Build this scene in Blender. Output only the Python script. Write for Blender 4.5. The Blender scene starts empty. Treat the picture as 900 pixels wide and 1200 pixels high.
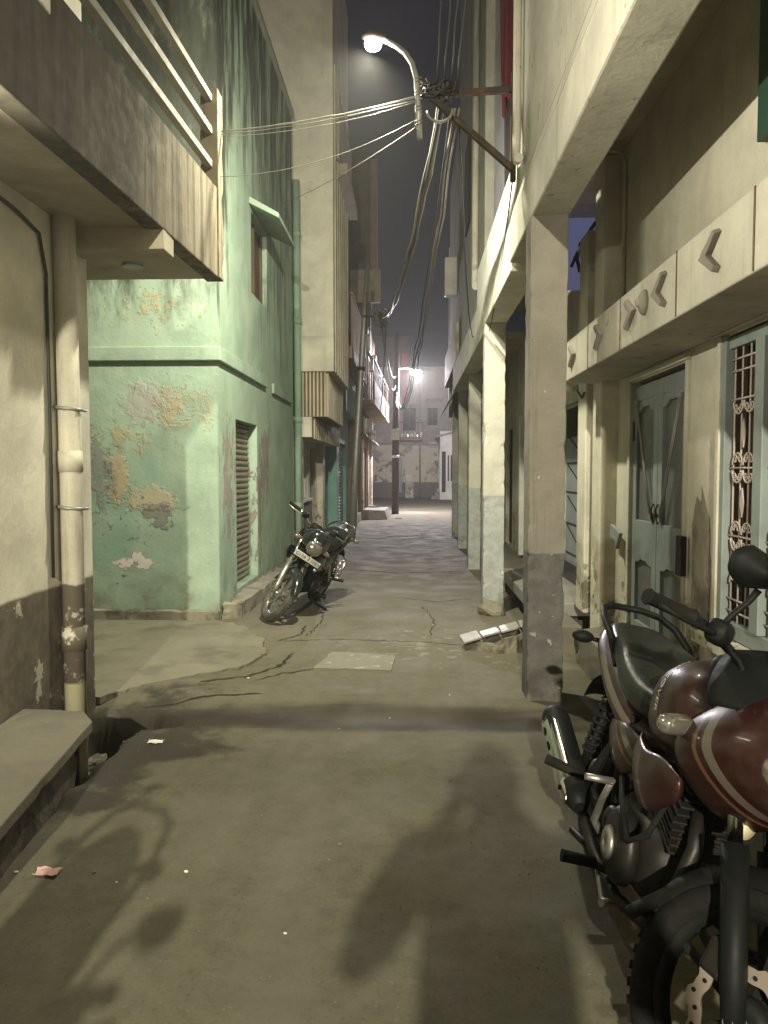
import bpy, bmesh, math, random
from mathutils import Vector, Matrix, noise as mn

random.seed(11)
R = math.radians
S = bpy.context.scene
COL = S.collection

# ------------------------------------------------------------------ camera, world, lamps, exposure
cam_d = bpy.data.cameras.new("camera")
cam = bpy.data.objects.new("camera", cam_d)
COL.objects.link(cam)
cam.location = (0, 0, 1.5)
cam.rotation_euler = (R(90 - 3.04), 0, R(2.07))
cam_d.sensor_fit = 'HORIZONTAL'
cam_d.sensor_width = 36.0
cam_d.lens = 885.0 / 900.0 * 36.0
cam_d.clip_start = 0.02
cam_d.clip_end = 600
S.camera = cam

W = bpy.data.worlds.new("World")
S.world = W
W.use_nodes = True
wn = W.node_tree
wn.nodes.clear()
w_out = wn.nodes.new('ShaderNodeOutputWorld')
w_bg = wn.nodes.new('ShaderNodeBackground')
w_bg.inputs['Color'].default_value = (0.052, 0.046, 0.064, 1)   # night sky over a lit town
w_bg.inputs['Strength'].default_value = 0.28
wn.links.new(w_bg.outputs[0], w_out.inputs[0])

S.view_settings.view_transform = 'Standard'
S.view_settings.look = 'None'
S.view_settings.exposure = 0.2
S.view_settings.gamma = 1.0
S.view_settings.use_curve_mapping = False
S.cycles.use_denoising = True
try:
    S.cycles.denoiser = 'OPENIMAGEDENOISE'
except Exception:
    pass
S.cycles.max_bounces = 6
S.cycles.diffuse_bounces = 5
S.cycles.glossy_bounces = 3
S.cycles.sample_clamp_indirect = 6.0
S.cycles.caustics_reflective = False
S.cycles.caustics_refractive = False

LAMP_NEAR = (-0.295, 5.88, 4.72)      # street lamp on the bracket, in the picture
LAMP_BACK = (-0.62, -7.8, 4.72)     # street lamp behind the photographer (casts the shadow on the ground)
LAMP_FAR = (0.16, 28.0, 5.14)       # street lamp at the end of the alley
POWER_NEAR, POWER_BACK, POWER_FAR, POWER_FILL = 300.0, 2300.0, 6000.0, 66.0

# ------------------------------------------------------------------ materials
def nd(t, kind, **kw):
    n = t.nodes.new(kind)
    for k, v in kw.items():
        setattr(n, k, v)
    return n

def c4(c):
    return (c[0], c[1], c[2], 1)

def mat(name, base, rough=.8, metal=0.0, spec=.35, vary=.18, vscale=2.5, bump=.25, bscale=35.0,
        layers=(), coord='world', coat=0.0, fine=.10, blow=1.6):
    """base colour, broken up by broad and fine noise, plus stain / peel layers; each layer is
    dict(c, s=scale, st=stretch, lo, hi, a, blob=(x,y,z,r) or (x,y,z,rx,ry,rz), z=(z0,soft,'below'|'above'))"""
    m = bpy.data.materials.new(name)
    m.use_nodes = True
    t = m.node_tree
    t.nodes.clear()
    L = t.links.new
    out = nd(t, 'ShaderNodeOutputMaterial')
    b = nd(t, 'ShaderNodeBsdfPrincipled')
    L(b.outputs[0], out.inputs[0])
    b.inputs['Metallic'].default_value = metal
    b.inputs['Specular IOR Level'].default_value = spec
    b.inputs['Coat Weight'].default_value = coat
    b.inputs['Coat Roughness'].default_value = .08
    if coord == 'world':
        pos = nd(t, 'ShaderNodeNewGeometry').outputs['Position']
    else:
        pos = nd(t, 'ShaderNodeTexCoord').outputs['Object']

    def noise(scale, detail=6, stretch=None, rough_=.6):
        n = nd(t, 'ShaderNodeTexNoise')
        n.inputs['Scale'].default_value = scale
        n.inputs['Detail'].default_value = detail
        n.inputs['Roughness'].default_value = rough_
        if stretch:
            mp = nd(t, 'ShaderNodeMapping')
            mp.inputs['Scale'].default_value = stretch
            L(pos, mp.inputs[0])
            L(mp.outputs[0], n.inputs['Vector'])
        else:
            L(pos, n.inputs['Vector'])
        return n.outputs['Fac']

    def ramp(sock, lo, hi):
        r = nd(t, 'ShaderNodeMapRange', interpolation_type='SMOOTHSTEP')
        L(sock, r.inputs[0])
        r.inputs[1].default_value = lo
        r.inputs[2].default_value = hi
        return r.outputs[0]

    def mth(op, a, bb):
        n = nd(t, 'ShaderNodeMath', operation=op)
        for i, v in enumerate((a, bb)):
            if isinstance(v, (int, float)):
                n.inputs[i].default_value = v
            else:
                L(v, n.inputs[i])
        return n.outputs[0]

    def mix(fac, a, bb):
        n = nd(t, 'ShaderNodeMix', data_type='RGBA')
        if isinstance(fac, (int, float)):
            n.inputs[0].default_value = fac
        else:
            L(fac, n.inputs[0])
        for i, v in ((6, a), (7, bb)):
            if isinstance(v, (tuple, list)):
                n.inputs[i].default_value = c4(v)
            else:
                L(v, n.inputs[i])
        return n.outputs[2]

    col = tuple(base)
    if vary:
        f = ramp(noise(vscale, 8), .3, .7)
        col = mix(f, tuple(x * (1 - vary) for x in base), tuple(min(1, x * (1 + vary * .6)) for x in base))
    if fine:
        f = ramp(noise(vscale * 22, 4), .35, .7)
        col = mix(mth('MULTIPLY', f, fine), col, tuple(x * .35 for x in base))
    relief = None
    for ly in layers:
        n = noise(ly.get('s', 3), ly.get('d', 7), ly.get('st'), ly.get('r', .62))
        if 'blob' in ly:
            bl = ly['blob']
            rr = bl[3:] if len(bl) == 6 else (bl[3],) * 3
            sub = nd(t, 'ShaderNodeVectorMath', operation='SUBTRACT')
            L(pos, sub.inputs[0])
            sub.inputs[1].default_value = bl[:3]
            dv = nd(t, 'ShaderNodeVectorMath', operation='DIVIDE')
            L(sub.outputs[0], dv.inputs[0])
            dv.inputs[1].default_value = rr
            ln = nd(t, 'ShaderNodeVectorMath', operation='LENGTH')
            L(dv.outputs[0], ln.inputs[0])
            fall = mth('SUBTRACT', 1.0, ln.outputs['Value'])
            n = mth('ADD', n, mth('MULTIPLY', mth('MAXIMUM', fall, -1.0), ly.get('k', .35)))
        if 'band' in ly:
            nx, ny, nz, d0, bw = ly['band']
            dt = nd(t, 'ShaderNodeVectorMath', operation='DOT_PRODUCT')
            L(pos, dt.inputs[0])
            dt.inputs[1].default_value = (nx, ny, nz)
            q = mth('ABSOLUTE', mth('SUBTRACT', dt.outputs['Value'], d0), 0)
            mask = ramp(q, bw, bw - .0015)
        elif 'z' in ly:
            z0, soft, way = ly['z']
            sp = nd(t, 'ShaderNodeSeparateXYZ')
            L(pos, sp.inputs[0])
            dz = mth('SUBTRACT', sp.outputs[2], z0) if way == 'above' else mth('SUBTRACT', z0, sp.outputs[2])
            wob = mth('MULTIPLY', mth('SUBTRACT', n, .5), ly.get('wob', .12))
            mask = ramp(mth('ADD', dz, wob), -soft, soft)
            if not ly.get('solid'):
                mask = mth('MULTIPLY', mask, ramp(n, ly.get('lo', .45), ly.get('hi', .6)))
        else:
            mask = ramp(n, ly.get('lo', .5), ly.get('hi', .62))
        mask = mth('MULTIPLY', mask, ly.get('a', 1.0))
        c = ly['c']
        if ly.get('mot'):
            c = mix(ramp(noise(ly.get('s', 3) * 4, 5), .35, .65), tuple(x * (1 - ly['mot']) for x in c), tuple(x * (1 + ly['mot'] * .5) for x in c))
        col = mix(mask, col, c)
        if ly.get('h'):
            hh = mth('MULTIPLY', mask, ly['h'])
            relief = hh if relief is None else mth('ADD', relief, hh)
    if isinstance(col, tuple):
        b.inputs['Base Color'].default_value = c4(col)
    else:
        L(col, b.inputs['Base Color'])
    rn = ramp(noise(vscale * 5, 4), .3, .7)
    rr_ = nd(t, 'ShaderNodeMapRange')
    L(rn, rr_.inputs[0])
    rr_.inputs[3].default_value = max(.02, rough * .86)
    rr_.inputs[4].default_value = min(1, rough * 1.12)
    L(rr_.outputs[0], b.inputs['Roughness'])
    if bump or relief is not None:
        h = mth('ADD', mth('MULTIPLY', noise(bscale, 6), .5), mth('MULTIPLY', noise(bscale * .12, 4), blow))
        h = mth('MULTIPLY', h, bump)
        if relief is not None:
            h = mth('ADD', h, relief)
        bp = nd(t, 'ShaderNodeBump')
        bp.inputs['Strength'].default_value = .8
        bp.inputs['Distance'].default_value = .02
        L(h, bp.inputs['Height'])
        L(bp.outputs[0], b.inputs['Normal'])
    return m

def emit(name, c, strength):
    m = bpy.data.materials.new(name)
    m.use_nodes = True
    t = m.node_tree
    t.nodes.clear()
    o = nd(t, 'ShaderNodeOutputMaterial')
    e = nd(t, 'ShaderNodeEmission')
    e.inputs[0].default_value = c4(c)
    e.inputs[1].default_value = strength
    t.links.new(e.outputs[0], o.inputs[0])
    return m

GRIME = (.055, .05, .04)
STREAK = dict(c=GRIME, s=1.0, st=(7, 7, .55), lo=.55, hi=.78, a=.55)
M = {}
M['cream'] = mat('cream_plaster', (.60, .57, .47), .85, bump=.25, layers=(
    dict(c=(.30, .26, .18), s=2.6, lo=.44, hi=.60, a=.75, z=(.95, .3, 'below'), wob=.7, h=-.3), dict(c=(.10, .085, .06), s=6, lo=.54, hi=.60, a=.8, z=(.7, .25, 'below'), wob=.5, h=-.6),
    dict(STREAK, a=.22), dict(c=(.36, .32, .24), s=1.3, lo=.55, hi=.75, a=.30),
    dict(c=(.22, .19, .14), s=9, lo=.66, hi=.72, a=.5)))
M['arcade'] = mat('arcade_paint', (.44, .42, .35), .85, bump=.26, layers=(
    dict(c=(.17, .155, .12), s=8, lo=.64, hi=.68, a=.6, h=-.4), dict(c=(.24, .22, .17), s=1.0, st=(14, 14, .5), lo=.55, hi=.72, a=.45),
    dict(STREAK, a=.28), dict(c=(.33, .30, .24), s=1.7, lo=.52, hi=.72, a=.35)))
M['pillar'] = mat('shaded_pillar_paint', (.255, .235, .20), .85, bump=.25, layers=(  # near pillar: its shade is put into a darker base colour
    dict(c=(.12, .105, .085), s=2.5, lo=.5, hi=.72, a=.45), dict(c=(.10, .09, .07), s=1.0, st=(16, 16, .6), lo=.56, hi=.7, a=.5), dict(c=(.7, .68, .6), s=16, lo=.68, hi=.71, a=.6, h=-.3),
    dict(c=(.12, .117, .112), s=3, z=(.98, .006, 'below'), solid=True, wob=.045, a=1, mot=.2),
    dict(c=(.36, .35, .31), s=14, lo=.62, hi=.66, z=(.97, .01, 'below'), a=.75, h=.5),
    dict(c=(.05, .045, .035), s=4, lo=.4, hi=.6, z=(.22, .15, 'below'), a=.8)))
M['pillar_pale'] = mat('pale_pillar_paint', (.49, .475, .41), .85, bump=.22, layers=(
    dict(c=(.45, .41, .33), s=2.5, lo=.5, hi=.72, a=.3),
    dict(c=(.34, .36, .35), s=3, z=(1.25, .006, 'below'), solid=True, wob=.045, a=1, mot=.15),
    dict(c=(.58, .57, .52), s=14, lo=.62, hi=.66, z=(1.24, .01, 'below'), a=.7, h=.5),
    dict(c=(.09, .08, .06), s=4, lo=.42, hi=.6, z=(.18, .15, 'below'), a=.8)))
M['lavender'] = mat('lavender_paint', (.55, .52, .60), .85, layers=(dict(STREAK, a=.25),))
M['greyhouse'] = mat('grey_house_plaster', (.36, .35, .30), .9, layers=(dict(STREAK, a=.5), dict(c=(.16, .15, .12), s=1.2, lo=.5, hi=.7, a=.5)))
M['dimwall'] = mat('dark_brown_wall', (.13, .105, .085), .9, layers=(dict(STREAK, a=.5),))  # dark brown base for far upper walls and the set-back house
M['ochre'] = mat('ochre_house_plaster', (.36, .30, .22), .9, layers=(dict(STREAK, a=.5), dict(c=(.2, .17, .12), s=1.4, lo=.5, hi=.7, a=.5)))
M['white'] = mat('white_paint', (.78, .77, .72), .7, bump=.1, layers=(dict(STREAK, a=.2),))
M['concrete'] = mat('balcony_concrete', (.18, .155, .105), .92, bump=.35, layers=(
    dict(c=(.05, .042, .028), s=1.0, st=(11, 11, .45), lo=.46, hi=.62, a=.75),
    dict(c=(.24, .22, .165), s=1.0, st=(17, 17, .8), lo=.56, hi=.68, a=.6),
    dict(c=(.035, .030, .02), s=1.0, st=(7, 7, .5), lo=.48, hi=.72, a=.8, blob=(-1.45, 3.3, 3.35, 1.5), k=.45)))
M['soffit'] = mat('soffit_plaster', (.47, .43, .33), .9, layers=(dict(c=(.2, .17, .12), s=1.5, lo=.48, hi=.66, a=.5),))
M['housewall'] = mat('left_house_limewash', (.66, .63, .54), .88, bump=.28, layers=(
    dict(c=(.36, .33, .26), s=1.4, lo=.5, hi=.72, a=.45),
    dict(c=(.135, .115, .09), s=2.4, z=(.84, .012, 'below'), solid=True, wob=.05, a=1, mot=.25),
    dict(c=(.42, .40, .31), s=5, lo=.60, hi=.625, z=(.80, .02, 'below'), a=.9, h=.8),
    dict(c=(.05, .045, .035), s=4, lo=.4, hi=.6, z=(.2, .12, 'below'), a=.8)))
M['pipe'] = mat('pvc_pipe_grime', (.55, .52, .43), .6, bump=.1, layers=(
    dict(c=(.25, .22, .16), s=3, st=(8, 8, 1), lo=.5, hi=.7, a=.5),
    dict(c=(.13, .11, .085), s=6, z=(.85, .01, 'below'), a=1, lo=.36, hi=.42),
    dict(c=(.62, .58, .38), s=3, z=(.27, .01, 'below'), solid=True, wob=.02, a=.9)))
PEEL = (.43, .335, .18)
GREY = (.22, .20, .19)
M['green'] = mat('peeling_green_paint', (.325, .43, .335), .88, bump=.32, layers=(
    dict(c=(.37, .47, .37), s=1.1, lo=.48, hi=.66, a=.6),
    dict(c=(.22, .37, .29), s=1.5, lo=.5, hi=.70, a=.55, blob=(-3.1, 7.5, 1.0, .75), k=.45),
    dict(c=(.40, .36, .35), s=5, lo=.54, hi=.76, a=.75, blob=(-2.62, 7.5, 2.2, .42, .5, .22), k=.32, h=.35),
    dict(c=PEEL, s=7, r=.72, lo=.56, hi=.74, a=.75, blob=(-2.35, 7.5, 2.15, .50, .5, .3), k=.24, h=.4),
    dict(c=PEEL, s=8, r=.72, lo=.58, hi=.74, a=.7, blob=(-2.9, 7.5, 1.85, .5, .5, .22), k=.22, h=.4),
    dict(c=(.45, .36, .22), s=6, r=.7, lo=.52, hi=.70, a=.85, blob=(-2.95, 7.5, 1.42, .16, .5, .30), k=.4, h=.5),
    dict(c=(.48, .41, .28), s=6, r=.7, lo=.54, hi=.70, a=.85, blob=(-2.62, 7.5, 1.22, .34, .5, .17), k=.4, h=.5),
    dict(c=GREY, s=9, r=.72, lo=.60, hi=.70, a=.85, blob=(-2.55, 7.5, 1.08, .26, .5, .18), k=.34, h=.6),
    dict(c=GREY, s=9, r=.72, lo=.58, hi=.72, a=.7, blob=(-3.15, 7.5, 1.55, .24, .5, .55), k=.3, h=.6),
    dict(c=(.68, .62, .60), s=9, lo=.66, hi=.69, a=1, blob=(-2.75, 7.5, .60, .3, .5, .12), k=.38, h=.6),
    dict(c=(.07, .08, .06), s=14, lo=.70, hi=.78, a=.7, blob=(-2.9, 7.5, 1.0, .9, .7, 1.3), k=.14, h=.7),
    dict(c=(.45, .37, .19), s=10, r=.72, lo=.64, hi=.76, a=.7, blob=(-2.5, 7.5, 3.15, .8, .5, .35), k=.22, h=.4),
    dict(c=(.58, .48, .28), s=10, st=(1.6, 1.6, .8), lo=.68, hi=.72, a=.8, z=(2.7, .1, 'above'), h=.4),
    dict(c=(.26, .21, .2), s=5, st=(1.5, 1.5, .8), lo=.56, hi=.60, a=.9, blob=(-1.93, 9.9, 1.65, .4, .35, .55), k=.34, h=.6),
    dict(c=(.25, .19, .18), s=7, st=(1.5, 1.5, .7), lo=.58, hi=.62, a=.9, blob=(-1.93, 9.55, 1.0, .4, .22, .9), k=.24, h=.6),
    dict(c=(.27, .22, .2), s=6, st=(1.5, 1.5, .7), lo=.57, hi=.62, a=.85, blob=(-1.93, 7.9, 1.4, .4, .3, .8), k=.25, h=.6),
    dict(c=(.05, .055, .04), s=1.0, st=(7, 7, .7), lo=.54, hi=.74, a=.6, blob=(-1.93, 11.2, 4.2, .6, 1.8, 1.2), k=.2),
    dict(c=(.045, .046, .034), s=1.2, st=(3, 3, .8), lo=.36, hi=.56, a=.92, blob=(-2.9, 7.5, 5.6, 2.2, .6, 2.0), k=.5),  # grime of the upper front wall, with its weaker light painted in
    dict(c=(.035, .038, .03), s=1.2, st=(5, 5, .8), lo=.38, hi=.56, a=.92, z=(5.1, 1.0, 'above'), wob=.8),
    dict(c=(.13, .15, .12), s=2.5, st=(1.4, 1.4, .6), lo=.60, hi=.72, a=.4),
    dict(c=(.09, .12, .09), s=20, lo=.68, hi=.74, a=.6, h=.6), dict(c=(.42, .47, .38), s=4, st=(1, 1, .4), lo=.52, hi=.72, a=.45), dict(c=(.20, .24, .19), s=2.4, st=(2.2, 2.2, .35), lo=.56, hi=.78, a=.3),
    dict(c=(.20, .21, .15), s=3.2, lo=.44, hi=.66, z=(.36, .2, 'below'), wob=.5, a=.75),
    dict(c=(.09, .10, .075), s=1.3, st=(3.5, 3.5, 9), d=9, r=.75, lo=.655, hi=.685, z=(1.1, .3, 'below'), a=.7, h=-.7)))
M['greenpipe'] = mat('green_pipe_paint', (.27, .40, .30), .6, bump=.1, layers=(dict(STREAK, a=.35),))
M['plinth'] = mat('plinth_cement', (.27, .25, .19), .92, bump=.5, layers=(dict(c=(.06, .055, .04), s=3, lo=.45, hi=.62, a=.85),))
M['slab'] = mat('cement_slab', (.17, .157, .12), .9, bump=.4, layers=(dict(c=(.16, .14, .1), s=2, lo=.47, hi=.65, a=.7), dict(c=(.05, .045, .03), s=22, lo=.66, hi=.7, a=.7)))
M['brick'] = mat('damp_dark_brick', (.10, .085, .065), .95, bump=.8, layers=(dict(c=(.03, .028, .022), s=6, lo=.42, hi=.6, a=.9),))
M['shutter'] = mat('rusty_shutter_steel', (.26, .225, .18), .55, metal=.25, bump=.1, layers=(dict(c=(.12, .07, .04), s=4, lo=.5, hi=.7, a=.6),))
M['shutter_grey'] = mat('grey_shutter_steel', (.35, .30, .28), .55, metal=.2, bump=.1, layers=(dict(c=(.16, .1, .07), s=4, lo=.5, hi=.7, a=.5),))
M['dark'] = mat('dark_recess', (.025, .023, .02), .9, bump=.1)
M['wood'] = mat('dark_door_wood', (.10, .065, .04), .65, bump=.3, layers=(dict(c=(.05, .03, .02), s=3, st=(9, 9, .6), lo=.45, hi=.6, a=.7),))
M['slat'] = mat('cream_slats', (.50, .44, .32), .8, layers=(dict(STREAK, a=.5),))
M['slatback'] = mat('brown_slat_backing', (.15, .11, .075), .9)
M['teal'] = mat('teal_paint', (.22, .42, .37), .85, layers=(dict(STREAK, a=.4), dict(c=(.35, .33, .28), s=3, lo=.58, hi=.66, a=.7)))
M['brown'] = mat('brown_paint', (.28, .19, .13), .85, layers=(dict(STREAK, a=.5),))
M['terra'] = mat('orange_pilaster_paint', (.44, .235, .13), .85, layers=(dict(c=(.28, .16, .1), s=3, lo=.5, hi=.7, a=.6),))
M['pink'] = mat('dull_pink_plaster', (.34, .29, .26), .9, layers=(
    dict(STREAK, a=.4), dict(c=(.55, .51, .38), s=.8, lo=.40, hi=.46, z=(3.0, .05, 'below'), wob=.8, a=1),
    dict(c=(.10, .09, .075), s=2.2, lo=.56, hi=.62, z=(2.6, .3, 'below'), a=.85),
    dict(c=(.15, .135, .12), s=2, z=(.9, .03, 'below'), solid=True, wob=.1, a=1)))
M['rail'] = mat('railing_paint', (.30, .275, .22), .6, bump=.08, layers=(dict(c=(.3, .2, .12), s=7, lo=.6, hi=.68, a=.7),))
M['iron'] = mat('rusty_bracket_iron', (.055, .04, .033), .7, metal=.3, bump=.3, layers=(dict(c=(.16, .075, .04), s=9, lo=.5, hi=.66, a=.7),))
M['galv'] = mat('galvanised_pole', (.36, .36, .33), .5, metal=.5, bump=.1, layers=(dict(c=(.17, .13, .09), s=5, lo=.55, hi=.7, a=.6),))
M['cable_pale'] = mat('pale_cable', (.20, .19, .16), .5, bump=0)
M['cable_dark'] = mat('dark_cable', (.035, .035, .035), .5, bump=0)
M['bluedoor'] = mat('grey_blue_door_paint', (.25, .29, .285), .5, spec=.4, bump=.08, layers=(dict(c=(.11, .12, .11), s=3, lo=.5, hi=.7, a=.5), dict(STREAK, a=.2)))
M['panel'] = mat('dusty_panel', (.13, .138, .132), .45, bump=.05, layers=(dict(c=(.15, .15, .14), s=2, lo=.45, hi=.7, a=.6),))
M['curtain'] = mat('brown_window_cloth', (.075, .045, .035), .9, layers=(dict(c=(.03, .02, .018), s=2, st=(8, 8, .4), lo=.4, hi=.6, a=.8),))
M['grille'] = mat('pinkish_grille_paint', (.50, .42, .38), .5, bump=0)
M['motif'] = mat('grey_cement_motif', (.22, .20, .17), .9, bump=.4)
M['tile'] = mat('white_glazed_tile', (.30, .29, .26), .5, spec=.3, bump=.05, layers=(dict(c=(.3, .27, .2), s=6, lo=.55, hi=.7, a=.45),))
M['skirt'] = mat('black_skirting_stone', (.03, .03, .03), .35, bump=.05)
M['tilegrey'] = mat('grey_door_steel', (.30, .34, .37), .5, bump=.08, layers=(dict(STREAK, a=.3),))
M['bulb'] = mat('unlit_white_bulb', (.8, .78, .7), .3, bump=0)
M['redcloth'] = mat('maroon_cloth', (.17, .022, .04), .9, bump=.3, bscale=200)
M['darkcloth'] = mat('dark_grey_cloth', (.035, .03, .035), .9)
M['bluewall'] = mat('blue_painted_wall', (.20, .23, .50), .8, layers=(dict(STREAK, a=.2),))
M['greenshut'] = mat('dark_green_shutter', (.03, .075, .05), .5)
M['signwhite'] = mat('faded_sign_white', (.62, .60, .55), .5, bump=0)
M['ink'] = mat('dark_sign_ink', (.05, .05, .06), .6, bump=0)
M['red'] = mat('red_painted_brick', (.42, .08, .055), .85, bump=.4)
M['bluelit'] = emit('lit_blue_curtain', (.26, .28, .52), .26)
M['awning'] = mat('dusty_tarp', (.25, .22, .18), .85)
M['paper'] = mat('pink_paper_scrap', (.60, .36, .34), .8, bump=.2)
M['paperwhite'] = mat('white_scrap', (.7, .68, .62), .8, bump=.2)
# motorcycle
def bm_(name, *a, **k):
    k.setdefault('coord', 'obj'); k.setdefault('vary', .08); k.setdefault('vscale', 5)
    k.setdefault('bump', 0); k.setdefault('fine', .05)
    return mat(name, *a, **k)
DUST = dict(c=(.10, .09, .07), s=5, lo=.48, hi=.75, a=.10)
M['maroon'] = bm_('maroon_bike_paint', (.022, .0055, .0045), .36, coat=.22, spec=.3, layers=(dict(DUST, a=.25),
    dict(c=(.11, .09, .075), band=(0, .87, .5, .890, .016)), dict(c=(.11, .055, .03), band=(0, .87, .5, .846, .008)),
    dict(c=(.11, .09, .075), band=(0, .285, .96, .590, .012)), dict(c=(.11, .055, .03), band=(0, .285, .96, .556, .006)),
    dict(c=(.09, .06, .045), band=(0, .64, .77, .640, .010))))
M['silver'] = bm_('silver_bike_graphic', (.10, .075, .063), .35, metal=.5, layers=(dict(DUST, a=.3),))
M['blackpaint'] = bm_('black_bike_paint', (.012, .016, .016), .22, coat=.6, layers=(dict(DUST, a=.12),))
M['plastic'] = bm_('black_bike_plastic', (.007, .008, .008), .58, spec=.16, layers=(DUST,))
M['vinyl'] = bm_('black_seat_vinyl', (.014, .017, .015), .33, bump=.08, bscale=160, layers=(dict(DUST, a=.16),))
M['rubber'] = bm_('tyre_rubber', (.009, .009, .0085), .85, bump=.3, bscale=60, spec=.2, layers=(dict(DUST, a=.12),))
M['tyredust'] = bm_('dusty_tyre_rubber', (.055, .052, .042), .85, bump=.3, bscale=60, layers=(dict(c=(.20, .18, .14), s=4, lo=.4, hi=.7, a=.5),))
M['chrome'] = bm_('chrome', (.72, .70, .66), .16, metal=1, layers=(dict(c=(.25, .22, .18), s=8, lo=.55, hi=.8, a=.5),))
M['alloy'] = bm_('brushed_alloy', (.42, .41, .38), .42, metal=.85, layers=(dict(c=(.1, .09, .075), s=8, lo=.48, hi=.7, a=.6),))
M['engine'] = bm_('dirty_engine_metal', (.022, .021, .019), .5, metal=.5, bump=.2, bscale=30, layers=(dict(c=(.025, .022, .018), s=8, lo=.42, hi=.6, a=.8),))
M['disc'] = bm_('brake_disc_steel', (.36, .30, .26), .45, metal=.5)
M['lens'] = bm_('clear_lens', (.30, .28, .24), .16, spec=.7, coat=.8, metal=.7)
M['amber'] = bm_('amber_lens', (.20, .13, .08), .15, spec=.7, coat=.7, metal=.3)
M['redlens'] = bm_('red_lens', (.25, .01, .01), .15, coat=.6)
M['plate'] = bm_('plate_white', (.70, .69, .62), .5)
M['badge'] = bm_('cream_badge', (.62, .57, .36), .4)
M['skin'] = bm_('skin', (.26, .15, .10), .6)
M['shirt'] = bm_('grey_shirt', (.09, .10, .12), .9)
M['trousers'] = bm_('dark_trousers', (.025, .027, .035), .9)
M['hair'] = bm_('black_hair', (.012, .01, .009), .6)
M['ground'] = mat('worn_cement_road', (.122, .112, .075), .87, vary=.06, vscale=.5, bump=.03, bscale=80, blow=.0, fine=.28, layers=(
    dict(c=(.050, .045, .033), s=60, lo=.52, hi=.70, a=.5), dict(c=(.20, .187, .143), s=85, lo=.59, hi=.70, a=.5), dict(c=(.17, .16, .125), s=.9, st=(2.2, .25, 1), d=2, lo=.50, hi=.75, a=.45),
    dict(c=(.092, .084, .058), s=.8, d=3, lo=.40, hi=.75, a=.35),
    dict(c=(.155, .145, .105), s=.55, lo=.52, hi=.68, a=.6),
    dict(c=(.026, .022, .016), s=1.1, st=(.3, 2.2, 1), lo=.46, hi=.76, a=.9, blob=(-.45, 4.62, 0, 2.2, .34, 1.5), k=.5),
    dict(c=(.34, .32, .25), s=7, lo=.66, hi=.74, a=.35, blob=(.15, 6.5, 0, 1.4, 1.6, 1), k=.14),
    dict(c=(.07, .063, .046), s=5, lo=.66, hi=.74, a=.35),
    dict(c=(.05, .045, .035), s=34, lo=.69, hi=.72, a=.6),
    dict(c=(.28, .26, .21), s=48, lo=.71, hi=.735, a=.55),
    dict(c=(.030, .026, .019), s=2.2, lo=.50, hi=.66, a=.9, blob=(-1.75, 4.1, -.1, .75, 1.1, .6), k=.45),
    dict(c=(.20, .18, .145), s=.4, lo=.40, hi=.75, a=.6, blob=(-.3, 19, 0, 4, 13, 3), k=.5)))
M['patch'] = mat('pale_cement_patch', (.20, .19, .15), .85, vary=.12, layers=(dict(c=(.14, .13, .1), s=5, lo=.5, hi=.7, a=.5), dict(c=(.42, .40, .34), s=9, lo=.6, hi=.68, a=.6)))
M['lane'] = mat('pale_lane_cement', (.185, .172, .125), .88, vary=.15, vscale=1.2, bump=.3, layers=(dict(c=(.085, .077, .058), s=2.2, lo=.48, hi=.66, a=.6), dict(c=(.06, .05, .04), s=30, lo=.68, hi=.72, a=.6)))
M['rubble'] = mat('broken_cement', (.22, .2, .15), .95, bump=.9, bscale=25, layers=(dict(c=(.05, .045, .035), s=5, lo=.45, hi=.62, a=.8),))
GLOW = {'near': emit('lamp_glow_warm', (1, .97, .86), 90), 'far': emit('lamp_glow_cool', (1, .97, 1), 160), 'back': emit('lamp_glow_back', (1, .93, .74), 40), 'tube': emit('fill_tube_glow', (1, .97, .85), 12)}

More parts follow.
